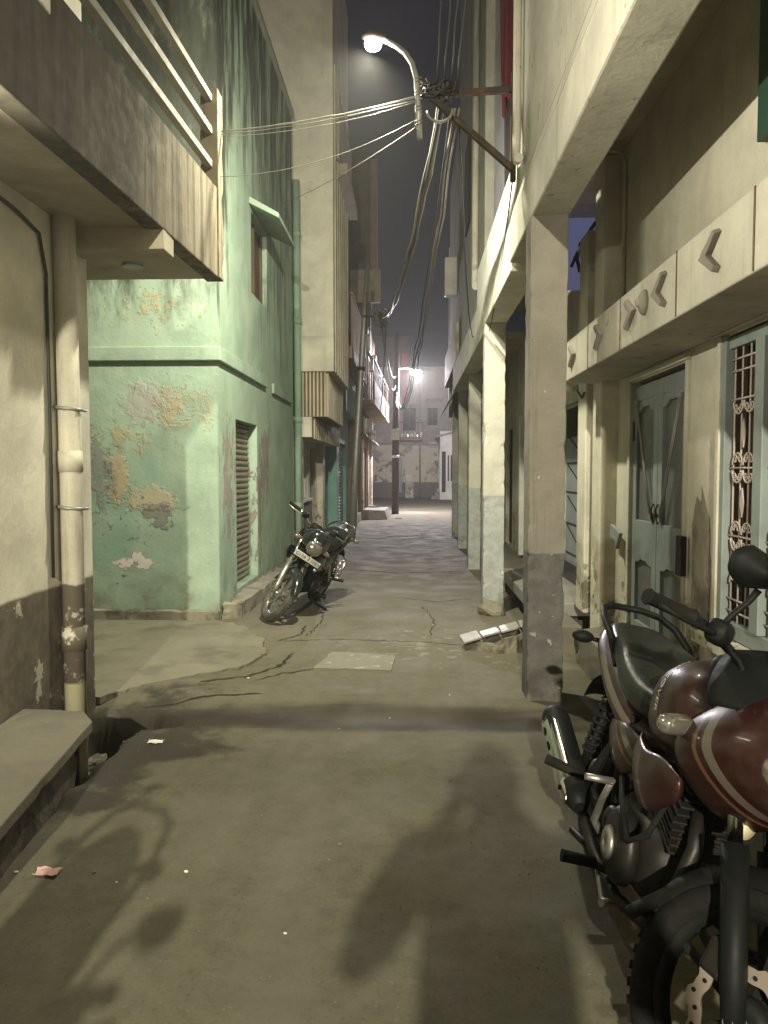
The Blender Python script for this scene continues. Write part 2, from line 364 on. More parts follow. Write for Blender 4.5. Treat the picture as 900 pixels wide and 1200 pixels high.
# ------------------------------------------------------------------ mesh helpers
class MB:
    def __init__(self):
        self.v, self.f, self.s = [], [], []

    def add(self, verts, faces, smooth=False):
        o = len(self.v)
        self.v += [tuple(p) for p in verts]
        self.f += [tuple(i + o for i in f) for f in faces]
        self.s += [smooth] * len(faces)
        return self

    def box(self, x0, x1, y0, y1, z0, z1):
        x0, x1 = sorted((x0, x1)); y0, y1 = sorted((y0, y1)); z0, z1 = sorted((z0, z1))
        return self.add([(x0, y0, z0), (x1, y0, z0), (x1, y1, z0), (x0, y1, z0), (x0, y0, z1), (x1, y0, z1), (x1, y1, z1), (x0, y1, z1)],
                        [(0, 3, 2, 1), (4, 5, 6, 7), (0, 1, 5, 4), (1, 2, 6, 5), (2, 3, 7, 6), (3, 0, 4, 7)])

    def prism(self, a, b):
        """solid between two matching outlines a and b (lists of 3d points)"""
        n = len(a)
        return self.add(list(a) + list(b), [tuple(range(n))[::-1], tuple(range(n, 2 * n))] +
                        [(i, (i + 1) % n, n + (i + 1) % n, n + i) for i in range(n)])

    def slab(self, xy, z0, z1):
        return self.prism([(x, y, z0) for x, y in xy], [(x, y, z1) for x, y in xy])

    def tube(self, pts, r, seg=8, closed=False, cap=True):
        pts = [Vector(p) for p in pts]
        n = len(pts)
        rs = r if isinstance(r, (list, tuple)) else [r] * n
        up = Vector((0, 0, 1))
        rings = []
        prev = None
        for i, p in enumerate(pts):
            if closed:
                t = pts[(i + 1) % n] - pts[i - 1]
            else:
                t = pts[min(i + 1, n - 1)] - pts[max(i - 1, 0)]
            t.normalize()
            if prev is None:
                u = up if abs(t.z) < .9 else Vector((1, 0, 0))
                a = t.cross(u).normalized()
            else:
                a = prev - t * prev.dot(t)
                if a.length < 1e-6:
                    a = t.cross(up)
                a.normalize()
            prev = a
            b = t.cross(a)
            rings.append([p + (a * math.cos(k * 2 * math.pi / seg) + b * math.sin(k * 2 * math.pi / seg)) * rs[i] for k in range(seg)])
        verts = [q for rg in rings for q in rg]
        faces = []
        for i in range(n if closed else n - 1):
            j = (i + 1) % n
            faces += [(i * seg + k, i * seg + (k + 1) % seg, j * seg + (k + 1) % seg, j * seg + k) for k in range(seg)]
        self.add(verts, faces, True)
        if cap and not closed:
            self.add(rings[0], [tuple(range(seg))[::-1]])
            self.add(rings[-1], [tuple(range(seg))])
        return self

    def cyl(self, p0, p1, r0, r1=None, seg=20):
        return self.tube([p0, p1], [r0, r0 if r1 is None else r1], seg)

    def ball(self, c, rx, ry=None, rz=None, u=20, v=12, m=None):
        ry = rx if ry is None else ry
        rz = rx if rz is None else rz
        vs = []
        for i in range(v + 1):
            th = math.pi * i / v
            for k in range(u):
                ph = 2 * math.pi * k / u
                p = Vector((rx * math.sin(th) * math.cos(ph), ry * math.sin(th) * math.sin(ph), rz * math.cos(th)))
                if m is not None:
                    p = m @ p
                vs.append(p + Vector(c))
        fs = [(i * u + k, (i + 1) * u + k, (i + 1) * u + (k + 1) % u, i * u + (k + 1) % u) for i in range(v) for k in range(u)]
        return self.add(vs, fs, True)

    def lathe_x(self, prof, c=(0, 0, 0), seg=48, closed=True, smooth=True):
        """revolve (x, r) profile about the X axis through c"""
        n = len(prof)
        vs = []
        for k in range(seg):
            a = 2 * math.pi * k / seg
            for x, r in prof:
                vs.append((c[0] + x, c[1] + r * math.cos(a), c[2] + r * math.sin(a)))
        fs = []
        for k in range(seg):
            k2 = (k + 1) % seg
            for i in range(n if closed else n - 1):
                j = (i + 1) % n
                fs.append((k * n + i, k * n + j, k2 * n + j, k2 * n + i))
        return self.add(vs, fs, smooth)

    def loft(self, st, n=24, sub=4, flat=0.0):
        """stations (y, xc, zc, half width, half height, exponent) along Y, splined, capped"""
        pts = []
        m = len(st)
        for i in range(m - 1):
            p0, p1, p2, p3 = st[max(i - 1, 0)], st[i], st[i + 1], st[min(i + 2, m - 1)]
            for s in range(sub):
                t = s / sub
                pts.append([.5 * (2 * b + (c - a) * t + (2 * a - 5 * b + 4 * c - d) * t * t + (3 * b - a - 3 * c + d) * t ** 3)
                            for a, b, c, d in zip(p0, p1, p2, p3)])
        pts.append(list(st[-1]))
        vs = []
        for y, xc, zc, hw, hh, ex in pts:
            for k in range(n):
                a = 2 * math.pi * k / n
                cx, sx = math.cos(a), math.sin(a)
                vs.append((xc + max(hw, .002) * math.copysign(abs(cx) ** (2 / ex), cx), y,
                           zc + max(hh, .002) * math.copysign(abs(sx) ** (2 / ex), sx)))
        N = len(pts)
        self.add(vs, [(i * n + k, i * n + (k + 1) % n, (i + 1) * n + (k + 1) % n, (i + 1) * n + k) for i in range(N - 1) for k in range(n)] +
                 [tuple(range(n)), tuple(range((N - 1) * n, N * n))[::-1]], True)
        return self

    def xf(self, m):
        self.v = [tuple(m @ Vector(p)) for p in self.v]
        return self

BASE = {}
def base_of(o):
    return BASE.get(o.name, Vector((0, 0, 0)))

def tag(o, label=None, cat=None, group=None, kind=None):
    for k, v in (('label', label), ('category', cat), ('group', group), ('kind', kind)):
        if v:
            o[k] = v
    return o

def build(name, mb, m, parent=None, bevel=0.0, loc=None, seg=2, rough=None):
    """link the collected shapes as ONE mesh object; coordinates are given in the space of the world
    (or of the parent thing's own frame when that thing is turned) and stored relative to the base"""
    base = base_of(parent) if parent else Vector(loc or (0, 0, 0))
    me = bpy.data.meshes.new(name)
    me.from_pydata([tuple(Vector(p) - base) for p in mb.v], [], mb.f)
    me.polygons.foreach_set('use_smooth', mb.s)
    me.update()
    b = bmesh.new(); b.from_mesh(me)
    bmesh.ops.remove_doubles(b, verts=b.verts, dist=1e-5)
    bmesh.ops.recalc_face_normals(b, faces=b.faces)
    if rough:
        cell, amp = rough
        for _ in range(7):
            es = [e for e in b.edges if e.calc_length() > cell]
            if not es:
                break
            bmesh.ops.subdivide_edges(b, edges=es, cuts=1, use_grid_fill=True)
        b.normal_update()
        off = {}
        for v in b.verts:
            p = v.co + base
            off[v.index] = v.normal * (amp * (mn.noise(p * 2.1) + .7 * mn.noise(p * 7) + .5 * mn.noise(p * 19)))
            n3 = mn.noise(p * 11 + Vector((9, 0, 0)))
            if len({tuple(round(c, 1) for c in f.normal) for f in v.link_faces}) > 1 and n3 > .15:
                off[v.index] -= v.normal * amp * 11 * (n3 - .15)
        b.verts.index_update()
        for v in b.verts:
            v.co += off[v.index]
    b.to_mesh(me); b.free()
    me.materials.append(m)
    o = bpy.data.objects.new(name, me)
    COL.objects.link(o)
    if parent:
        o.parent = parent
        BASE[o.name] = base
    else:
        o.location = base
        BASE[o.name] = base
    if bevel:
        bv = o.modifiers.new('bevel', 'BEVEL')
        bv.width = bevel; bv.segments = seg; bv.limit_method = 'ANGLE'; bv.angle_limit = R(40)
    return o

def thing(name, label, cat, loc=(0, 0, 0), group=None):
    o = bpy.data.objects.new(name, None)
    COL.objects.link(o)
    o.location = loc
    o.empty_display_size = .1
    BASE[o.name] = Vector(loc)
    return tag(o, label, cat, group)

def single(name, mb, m, label, cat, loc=(0, 0, 0), group=None, bevel=0.0):
    return tag(build(name, mb, m, None, bevel, loc), label, cat, group)

def struct(name, mb, m, bevel=0.0):
    return tag(build(name, mb, m, None, bevel), kind='structure')

def wall(axis, p, t, a0, a1, z0, z1, holes=(), mb=None):
    """wall sheet with openings. axis 'x': plane x=p..p+t spanning y=a0..a1; axis 'y': plane y=p..p+t spanning x."""
    mb = mb or MB()
    A = sorted({a0, a1, *[h[0] for h in holes], *[h[1] for h in holes]})
    Z = sorted({z0, z1, *[h[2] for h in holes], *[h[3] for h in holes]})
    A = [a for a in A if a0 <= a <= a1]; Z = [z for z in Z if z0 <= z <= z1]
    def solid(i, j):
        if i < 0 or j < 0 or i >= len(A) - 1 or j >= len(Z) - 1:
            return False
        ca, cz = (A[i] + A[i + 1]) / 2, (Z[j] + Z[j + 1]) / 2
        return not any(h[0] < ca < h[1] and h[2] < cz < h[3] for h in holes)
    P = (lambda d, a, z: (p + d, a, z)) if axis == 'x' else (lambda d, a, z: (a, p + d, z))
    for i in range(len(A) - 1):
        for j in range(len(Z) - 1):
            if not solid(i, j):
                continue
            a, b, c, d = A[i], A[i + 1], Z[j], Z[j + 1]
            mb.add([P(0, a, c), P(0, b, c), P(0, b, d), P(0, a, d)], [(0, 1, 2, 3)])
            mb.add([P(t, a, c), P(t, b, c), P(t, b, d), P(t, a, d)], [(3, 2, 1, 0)])
            for ok, q in ((solid(i - 1, j), ((a, c), (a, d))), (solid(i + 1, j), ((b, c), (b, d))),
                          (solid(i, j - 1), ((a, c), (b, c))), (solid(i, j + 1), ((a, d), (b, d)))):
                if not ok:
                    mb.add([P(0, *q[0]), P(0, *q[1]), P(t, *q[1]), P(t, *q[0])], [(0, 1, 2, 3)])
    return mb

def shutter(axis, p, a0, a1, z0, z1, pitch=.07, depth=.022, side=1):
    """ribbed roller shutter sheet, rounded slats"""
    mb = MB()
    z = z0
    prof = []
    while z < z1 - 1e-4:
        h = min(pitch, z1 - z)
        for k in range(5):
            prof.append((p + side * depth * math.sin(math.pi * k / 5), z + h * k / 5))
        z += pitch
    prof.append((p, z1))
    vs, fs = [], []
    for d, zz in prof:
        vs += [(d, a0, zz), (d, a1, zz)] if axis == 'x' else [(a0, d, zz), (a1, d, zz)]
    for i in range(len(prof) - 1):
        fs.append((2 * i, 2 * i + 1, 2 * i + 3, 2 * i + 2))
    return mb.add(vs, fs)

def sag(a, b, drop=.2, n=18, wob=0.0, seed=0):
    a, b = Vector(a), Vector(b)
    rnd = random.Random(seed)
    out = []
    for i in range(n + 1):
        t = i / n
        p = a.lerp(b, t)
        p.z -= drop * 4 * t * (1 - t)
        if 0 < i < n and wob:
            p += Vector([rnd.uniform(-wob, wob) for _ in range(3)])
        out.append(p)
    return out

def rough_outline(pts, step=.09, amp=.03, seed=1):
    """an outline with broken, uneven edges"""
    rnd = random.Random(seed)
    out = []
    for i, p in enumerate(pts):
        q = pts[(i + 1) % len(pts)]
        d = math.dist(p, q)
        n = max(1, int(d / step))
        for k in range(n):
            t = k / n
            a = amp if k else amp * .4
            out.append((p[0] + (q[0] - p[0]) * t + rnd.uniform(-a, a), p[1] + (q[1] - p[1]) * t + rnd.uniform(-a, a)))
    return out

# ------------------------------------------------------------------ ground
def ground_h(x, y):
    k = max(0.0, min(1.0, (12 - y) / 4))
    h = .012 * mn.noise(Vector((x * .8, y * .8, 3))) * k + k * (.006 * mn.noise(Vector((x * 3, y * 3, 7))) + .003 * mn.noise(Vector((x * 9, y * 9, 1))))
    # shallow worn dip over the covered drain that crosses the alley
    yc = 4.62 - .10 * x + .05 * mn.noise(Vector((x * 1.5, 0, 0)))
    if -2.3 < x < 1.2:
        h -= .034 * math.exp(-((y - yc) / .16) ** 2)
        h += .018 * math.exp(-((y - yc - .42) / .22) ** 2)
    # open gutter along the left house
    g = max(0, min(1, (-1.62 - .12 * (3.4 - y) * .3 - x + .06 * mn.noise(Vector((y * 3, 5, 0)))) / .10))
    g2 = max(0, min(1, (x + 2.35) / .1)) * max(0, min(1, (4.72 - y) / .12)) * max(0, min(1, (y + 2) / .2))
    h -= .27 * g * g2
    # the drain's mouth under the corner of the left house
    dm = math.exp(-(((x + 1.72) / .30) ** 2 + ((y - 4.50 + .25 * (x + 1.7)) / .16) ** 2))
    h -= .34 * max(0.0, min(1.0, (dm - .30 + .12 * mn.noise(Vector((x * 9, y * 9, 4)))) * 3.2))
    return h - .006

def axis_pts(lo, hi, fine, a, b, grow=1.35):
    pts = []
    v = lo
    while v < hi + 1e-6:
        pts.append(v); v += fine
    s, v = fine, lo
    left = []
    while v > a:
        s *= grow; v -= s; left.append(max(v, a))
    s, v = fine, pts[-1]
    right = []
    while v < b:
        s *= grow; v += s; right.append(min(v, b))
    return left[::-1] + pts + right

gx = axis_pts(-3.6, 1.9, .045, -120, 120)
gy = axis_pts(.6, 9.5, .045, -120, 220, 1.06)
g = MB()
g.add([(x, y, ground_h(x, y) if -8 < x < 6 and -4 < y < 60 else 0) for y in gy for x in gx],
      [(j * len(gx) + i, j * len(gx) + i + 1, (j + 1) * len(gx) + i + 1, (j + 1) * len(gx) + i)
       for j in range(len(gy) - 1) for i in range(len(gx) - 1)], True)
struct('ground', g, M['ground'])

# pale cement of the side lane, broken along its edge
out = rough_outline([(-6.5, 4.95), (-2.05, 4.82), (-1.93, 5.05), (-1.60, 5.38), (-1.32, 5.62), (-1.18, 6.1), (-1.30, 6.6), (-1.62, 7.15), (-1.93, 7.42), (-6.5, 7.42)], .06, .035, 5)
struct('lane_pavement', MB().slab(out, -.03, .020), M['lane'], .005)
out = rough_outline([(-.74, 5.68), (-.15, 5.64), (-.13, 6.10), (-.66, 6.20)], .08, .012, 3)
struct('pavement_patch', MB().slab(out, -.02, .006), M['patch'], .002)

def crack(pts, w, seed):
    rnd = random.Random(seed)
    L_, R_ = [], []
    P = []
    for a, b in zip(pts, pts[1:]):
        n = max(2, int(math.dist(a, b) / .05))
        for k in range(n):
            t = k / n
            P.append((a[0] + (b[0] - a[0]) * t + rnd.uniform(-.018, .018), a[1] + (b[1] - a[1]) * t + rnd.uniform(-.018, .018)))
    P.append(pts[-1])
    mb = MB()
    vs, fs = [], []
    for i, p in enumerate(P):
        q, r = P[max(i - 1, 0)], P[min(i + 1, len(P) - 1)]
        d = Vector((r[0] - q[0], r[1] - q[1])).normalized()
        ww = w * rnd.uniform(.35, 1.2) * (0.15 if i in (0, len(P) - 1) else 1)
        h = ground_h(*p) + .003
        vs += [(p[0] - d.y * ww, p[1] + d.x * ww, h), (p[0] + d.y * ww, p[1] - d.x * ww, h)]
    fs = [(2 * i, 2 * i + 1, 2 * i + 3, 2 * i + 2) for i in range(len(P) - 1)]
    return mb.add(vs, fs)

for pts, w, sd in (([(-1.15, 6.62), (-.6, 6.72), (.1, 6.62), (.45, 6.5)], .007, 1), ([(-.8, 11.5), (-.2, 11.2), (.7, 11.4)], .02, 2),
                   ([(-.15, 9.0), (.3, 8.7), (.72, 8.9)], .008, 3), ([(-1.2, 17.3), (-.3, 16.6), (.8, 16.9)], .03, 4),
                   ([(-1.0, 20.5), (0, 21.3), (.9, 20.9)], .04, 6), ([(.18, 6.9), (.24, 7.6), (.12, 8.4)], .006, 7),
                   ([(-.95, 6.8), (-.9, 7.6), (-1.0, 8.4)], .006, 9), ([(-1.5, 5.25), (-1.22, 5.42), (-1.02, 5.75), (-.98, 6.2)], .02, 10), ([(-1.12, 5.3), (-.95, 5.55), (-.72, 5.72)], .012, 11), ([(-1.2, 6.6), (-1.0, 6.9), (-1.05, 7.3)], .012, 12), ([(-1.75, 4.78), (-1.4, 4.95), (-1.0, 5.0)], .012, 13)):
    struct('ground_crack', crack(pts, w, sd), M['dark'])
# cement sheets laid across the far road
struct('far_pavement_patch', MB().slab(rough_outline([(-.55, 17.6), (.25, 17.7), (.2, 18.6), (-.45, 18.5)], .1, .03, 4), -.02, .008), M['patch'])

# ------------------------------------------------------------------ street lamps (fixtures and their light)
def lamp_light(name, parent, at, power, color, radius=.06, kind='POINT'):
    d = bpy.data.lights.new(name, kind)
    d.energy = power; d.color = color
    if kind == 'AREA':
        d.shape = 'DISK'; d.size = radius * 2
    else:
        d.shadow_soft_size = radius
    o = bpy.data.objects.new(name, d)
    COL.objects.link(o)
    o.parent = parent
    o.location = Vector(at) - base_of(parent)
    return o

# the bracket on the right wall with its short pipe, curved arm and lamp head
Lx, Ly, Lz = LAMP_NEAR
br = thing('street_lamp', 'lit street lamp on a curved pipe arm tied to the iron wall bracket', 'street lamp', (.04, 5.6, 3.9))
arm = [(.055, 5.6, 3.90), (.045, 5.6, 4.12), (.03, 5.6, 4.33), (.0, 5.63, 4.45), (-.05, 5.68, 4.55), (-.11, 5.74, 4.63), (-.17, 5.81, 4.70), (-.21, 5.86, 4.745)]
build('arm_pipe', MB().tube(arm, .020, 12), M['galv'], br)
hd = MB().loft([(0, 0, 0, .030, .030, 2), (.05, 0, 0, .045, .034, 2.2), (.12, 0, .005, .066, .038, 2.4), (.19, 0, .008, .06, .034, 2.4), (.23, 0, .005, .026, .017, 2)], 20, 4)
hd.xf(Matrix.Translation((-.20, 5.87, 4.775)) @ Matrix.Rotation(R(90), 4, 'Z') @ Matrix.Scale(.78, 4))
build('lamp_head', hd, M['iron'], br)
build('bulb', MB().ball((Lx, Ly, Lz + .006), .064, .056, .048), GLOW['near'], br)
ll = lamp_light('lamp_light', br, (Lx - .02, Ly, Lz - .06), POWER_NEAR, (1.0, .955, .73), .07, 'AREA')
ll.rotation_euler = (R(32), R(24), 0)      # the head looks down and away from the wall it hangs on
lamp_light('lamp_light', br, (Lx, Ly, Lz - .068), POWER_NEAR * .09, (1.0, .955, .73), .06)
for z in (3.98, 4.08, 4.19, 4.28):
    build('tie_wire', MB().tube([(.045 + .026 * math.cos(a), 5.6 + .026 * math.sin(a), z + .004 * a) for a in [i * .5 for i in range(26)]], .004, 5), M['cable_pale'], br)

wb = thing('wall_bracket', 'rusty triangular iron bracket on right wall carrying the cables', 'bracket', (.78, 5.88, 3.7))
build('wall_bar', MB().box(.745, .785, 5.86, 5.91, 3.70, 4.50), M['iron'], wb, .004)
build('top_arm', MB().prism([(.765, 5.86, 4.355), (.765, 5.90, 4.355), (.765, 5.90, 4.40), (.765, 5.86, 4.40)],
                            [(.06, 5.62, 4.20), (.06, 5.66, 4.20), (.06, 5.66, 4.245), (.06, 5.62, 4.245)]), M['iron'], wb, .003)
build('brace', MB().prism([(.765, 5.86, 3.76), (.765, 5.91, 3.76), (.765, 5.91, 3.82), (.765, 5.86, 3.82)],
                          [(.14, 5.62, 4.19), (.14, 5.67, 4.19), (.14, 5.67, 4.24), (.14, 5.62, 4.24)]), M['iron'], wb, .003)
for x in (.14, .24):
    build('insulator', MB().lathe_x([(-.03, .012), (-.03, .034), (-.01, .04), (0, .025), (.01, .04), (.03, .034), (.03, .012)], (x, 5.64, 4.25 + (x - .06) * .22), 16), M['iron'], wb)

def far_lamp(label, base, at, h, power, col, gm):
    t = thing('street_lamp', label, 'street lamp', base)
    x, y, z = at
    bx, by, _ = base
    build('pole', MB().tube([(bx, by, 0), (bx, by, h * .6), (bx, by, h)], [.075, .06, .05], 14), M['galv'], t)
    build('arm_pipe', MB().tube([(bx, by, h - .3), (bx + (x - bx) * .25, by + (y - by) * .25, h + .05), (bx + (x - bx) * .85, by + (y - by) * .85, z + .06)], .022, 10), M['galv'], t)
    build('lamp_head', MB().ball((x, y, z + .06), .13, .10, .045), M['galv'], t)
    build('bulb', MB().ball((x, y, z - .02), .10, .09, .065), gm, t)
    ll = lamp_light('lamp_light', t, (x, y, z - .13), power, col, .085, 'AREA')
    ll.rotation_euler = (R(30), 0, 0)
    return t
far_lamp('street lamp behind the viewer, throwing the long shadow', (-1.95, -8.0, 0), LAMP_BACK, 4.6, POWER_BACK, (1.0, .93, .70), GLOW['back'])

# ------------------------------------------------------------------ left: the house with the balcony
hb = thing('balcony_house', 'grimy house at left edge with balcony overhead and dark painted dado', 'house', (-2.2, 4.6, 0))
wl = MB()
ang = lambda y: -2.05 + (y - 3.0) * .004          # the wall runs slightly across the alley's axis
wl.prism([(ang(-3), -3, -.3), (ang(4.76), 4.76, -.3), (-6.5, 4.76, -.3), (-6.5, -3, -.3)],
         [(ang(-3), -3, 7.2), (ang(4.76), 4.76, 7.2), (-6.5, 4.76, 7.2), (-6.5, -3, 7.2)])
build('wall', wl, M['housewall'], hb, .008)
# balcony slab with its parapet, corner post and rails
fx = lambda y: -1.53 + (y - 2.83) * .0345
sl = MB().prism([(fx(-2.6), -2.6, 2.95), (fx(5.72), 5.72, 2.95), (-6.4, 5.72, 2.95), (-6.4, -2.6, 2.95)],
                [(fx(-2.6), -2.6, 3.10), (fx(5.72), 5.72, 3.10), (-6.4, 5.72, 3.10), (-6.4, -2.6, 3.10)])
build('balcony_slab', sl, M['soffit'], hb, .006)
pp = MB().prism([(fx(-2.6) + .006, -2.6, 2.935), (fx(5.72) + .006, 5.73, 2.935), (fx(5.72) - .11, 5.73, 2.935), (fx(-2.6) - .11, -2.6, 2.935)],
                [(fx(-2.6) + .006, -2.6, 3.44), (fx(5.72) + .006, 5.73, 3.585), (fx(5.72) - .11, 5.73, 3.585), (fx(-2.6) - .11, -2.6, 3.44)])
build('parapet', pp, M['concrete'], hb, .008)
build('corner_post', MB().box(fx(5.7) - .115, fx(5.7) + .016, 5.60, 5.738, 2.932, 4.29), M['concrete'], hb, .006, rough=(.09, .003))
build('corner_post', MB().box(fx(3.2) - .10, fx(3.2) + .014, 3.08, 3.20, 3.40, 4.25), M['white'], hb, .006)
for z in (3.745, 3.985, 4.22):
    yy = (-2.6, 5.62)
    r_ = MB().prism([(fx(-2.6) - .07, -2.6, z - .025 - .0), (fx(-2.6) - .02, -2.6, z - .025), (fx(-2.6) - .02, -2.6, z + .025), (fx(-2.6) - .07, -2.6, z + .025)],
                    [(fx(5.62) - .07, 5.62, z - .025), (fx(5.62) - .02, 5.62, z - .025), (fx(5.62) - .02, 5.62, z + .025), (fx(5.62) - .07, 5.62, z + .025)])
    build('rail', r_, M['rail'], hb, .004)
build('support_beam', MB().box(-2.044, -1.47, 4.50, 4.70, 2.82, 2.953), M['soffit'], hb, .006)
build('drain_spout', MB().cyl((-1.95, 5.30, 2.93), (-1.95, 5.30, 2.98), .07, .07, 18), M['galv'], hb)
# rainwater pipe with clips at the corner
px_, py_ = -1.972, 4.315
pm = MB().tube([(px_, py_, .02), (px_, py_, 1.4), (px_ - .01, py_, 2.95)], .062, 20)
pm.cyl((px_, py_, .46), (px_, py_, .60), .070)
pm.cyl((px_, py_, 1.50), (px_ - .002, py_, 1.62), .068)
pp_ = build('drain_pipe', pm, M['pipe'], hb)
for z in (1.30, 1.87):
    cl = MB().tube([(px_ - .10, py_ + .05, z + .005), (px_ - .06, py_ - .045, z), (px_, py_ - .068, z - .008), (px_ + .06, py_ - .035, z - .012), (px_ + .075, py_ + .05, z - .012)], .011, 6)
    build('pipe_clip', cl, M['galv'], pp_)
wr = MB().tube([(-2.03, 2.6, 2.90), (-2.03, 3.4, 2.88), (-2.03, 3.9, 2.84), (-2.03, 4.12, 2.80), (-2.03, 4.19, 2.6), (-2.032, 4.2, 1.7), (-2.034, 4.2, .9)], .010, 6)
build('wall_cable', wr, M['cable_dark'], hb)

# tube lamp added out of view on the same wall to fill the arcade
tb = thing('fill_tube', 'added fill tube on the left house wall, out of view', 'added light', (-2.03, 2.2, 2.5))
build('fitting', MB().box(-2.048, -2.0, 1.54, 2.86, 2.50, 2.56), M['white'], tb, .006)
build('tube', MB().tube([(-1.985, 1.6, 2.545), (-1.985, 2.8, 2.545)], .013, 12), GLOW['tube'], tb)
tl_ = lamp_light('lamp_light', tb, (-1.955, 2.2, 2.56), POWER_FILL, (1.0, .94, .74), .06, 'AREA')
tl_.data.shape = 'RECTANGLE'; tl_.data.size = .05; tl_.data.size_y = 1.2
tl_.rotation_euler = (0, R(-108), 0)
tl_.data.spread = R(105)

# the stone slab over the gutter, standing on brick
st = thing('stone_ledge', 'low cement-topped stone ledge by the wall at left edge', 'ledge', (-2.0, 2.9, 0))
top = [(-1.60, 3.68), (-1.45, 2.56), (-1.38, 1.2), (-2.046, 1.2), (-2.046, 3.86), (-1.72, 3.85)]
build('top_slab', MB().slab(top, .195, .25), M['slab'], st, .006, rough=(.08, .0016))
build('brick_base', MB().slab([(-1.655, 3.63), (-1.50, 2.54), (-1.43, 1.2), (-2.045, 1.2), (-2.045, 3.74)], -.30, .193), M['brick'], st, 0, rough=(.07, .012))
build('support_stone', MB().prism([(-1.72, 3.72, -.24), (-1.655, 3.645, -.24), (-1.62, 3.68, -.24), (-1.69, 3.76, -.24)],
                                  [(-1.72, 3.70, .193), (-1.655, 3.64, .193), (-1.62, 3.67, .193), (-1.69, 3.74, .193)]), M['plinth'], st, .006)
rb = random.Random(4)
for i in range(9):
    x, y = -1.95 + rb.uniform(0, .4), 4.15 + rb.uniform(0, .45)
    s = rb.uniform(.035, .085)
    m_ = Matrix.Rotation(rb.uniform(0, 3), 3, 'Z') @ Matrix.Rotation(rb.uniform(-.5, .5), 3, 'X')
    mb = MB().ball((0, 0, 0), s * 1.5, s, s * .6, 8, 5, m_)
    mb.v = [tuple(Vector(p) * (1 + .3 * mn.noise(Vector(p) * 30 + Vector((i, 0, 0))))) for p in mb.v]
    mb.s = [False] * len(mb.s)
    zz = ground_h(x, y)
    mb.xf(Matrix.Translation((x, y, zz + s * .3)))
    single('rubble_stone', mb, M['rubble'], 'small broken stone lying in the dark drain mouth at left', 'stone', (x, y, zz), 'stones in the drain mouth')

# ------------------------------------------------------------------ left: the green corner building
gb = thing('green_building', 'two-storey corner building with peeling mint green walls', 'building', (-1.93, 7.5, 0))
GX, GY, GE, GT = -1.93, 7.5, 12.35, 7.15
hole = [(8.27, 9.42, .20, 2.08), (9.17, 10.16, 3.66, 4.62)]
gm = wall('x', GX, -.28, GY, GE, -.1, GT, hole)
wall('y', GY, .28, -7.0, GX - .28, -.1, GT, [], gm)
gm.add([(GX, GY, GT), (GX, GE, GT), (-7, GE, GT), (-7, GY, GT)], [(0, 1, 2, 3)])
gm.add([(GX - .28, GE, -.1), (-7, GE, -.1), (-7, GE, GT), (GX - .28, GE, GT)], [(0, 1, 2, 3)])
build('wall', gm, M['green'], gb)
bd = MB().box(-7, GX + .045, GY - .045, GY - .001, 2.60, 2.74)
bd.box(GX + .001, GX + .045, GY - .001, 9.93, 2.60, 2.74)
bd.box(GX + .001, GX + .040, 10.42, 12.05, 2.58, 2.72)
build('string_course', bd, M['green'], gb, .01)
pl = MB().box(-7, GX + .02, GY - .10, GY - .002, -.1, .115)
build('plinth', pl, M['plinth'], gb, .01, rough=(.12, .008))
ps = MB().slab(rough_outline([(GX + .002, GY + .05), (GX + .20, GY + .12), (GX + .22, 9.6), (GX + .16, 12.3), (GX + .002, 12.3)], .2, .012, 6), -.1, .16)
build('side_plinth', ps, M['plinth'], gb, .01, rough=(.12, .010))
build('shutter', shutter('x', GX - .13, 8.275, 9.415, .205, 2.075, .068, .022), M['shutter'], gb)
w_ = build('window', MB().box(GX - .12, GX - .10, 9.175, 10.155, 3.665, 4.615), M['wood'], gb)
fr = MB()
for a, b_ in ((9.175, 9.23), (9.64, 9.69), (10.10, 10.155)):
    fr.box(GX - .098, GX - .06, a, b_, 3.665, 4.615)
build('window_frame', fr, M['wood'], w_, .004)
ch = MB().prism([(GX + .002, 9.05, 4.68), (GX + .002, 10.3, 4.68), (GX + .36, 10.3, 4.50), (GX + .36, 9.05, 4.50)],
                [(GX + .002, 9.05, 4.76), (GX + .002, 10.3, 4.76), (GX + .36, 10.3, 4.56), (GX + .36, 9.05, 4.56)])
build('window_sunshade', ch, M['green'], gb, .008)
gp = MB().tube([(-1.86, 12.40, .1), (-1.86, 12.40, 3), (-1.87, 12.40, 6.2)], .058, 14)
for z in (.9, 2.3, 3.9, 5.3):
    gp.cyl((-1.86, 12.40, z), (-1.86, 12.40, z + .10), .068)
build('drain_pipe', gp, M['greenpipe'], gb)
build('roof_parapet', MB().box(-7, GX + .05, GY - .05, GE, GT + .002, GT + .10), M['greyhouse'], gb, .02)
br_ = MB().box(-3.46, -3.30, GY - .06, GY - .002, .12, 2.06)
build('side_door', br_, M['dark'], gb, .004)

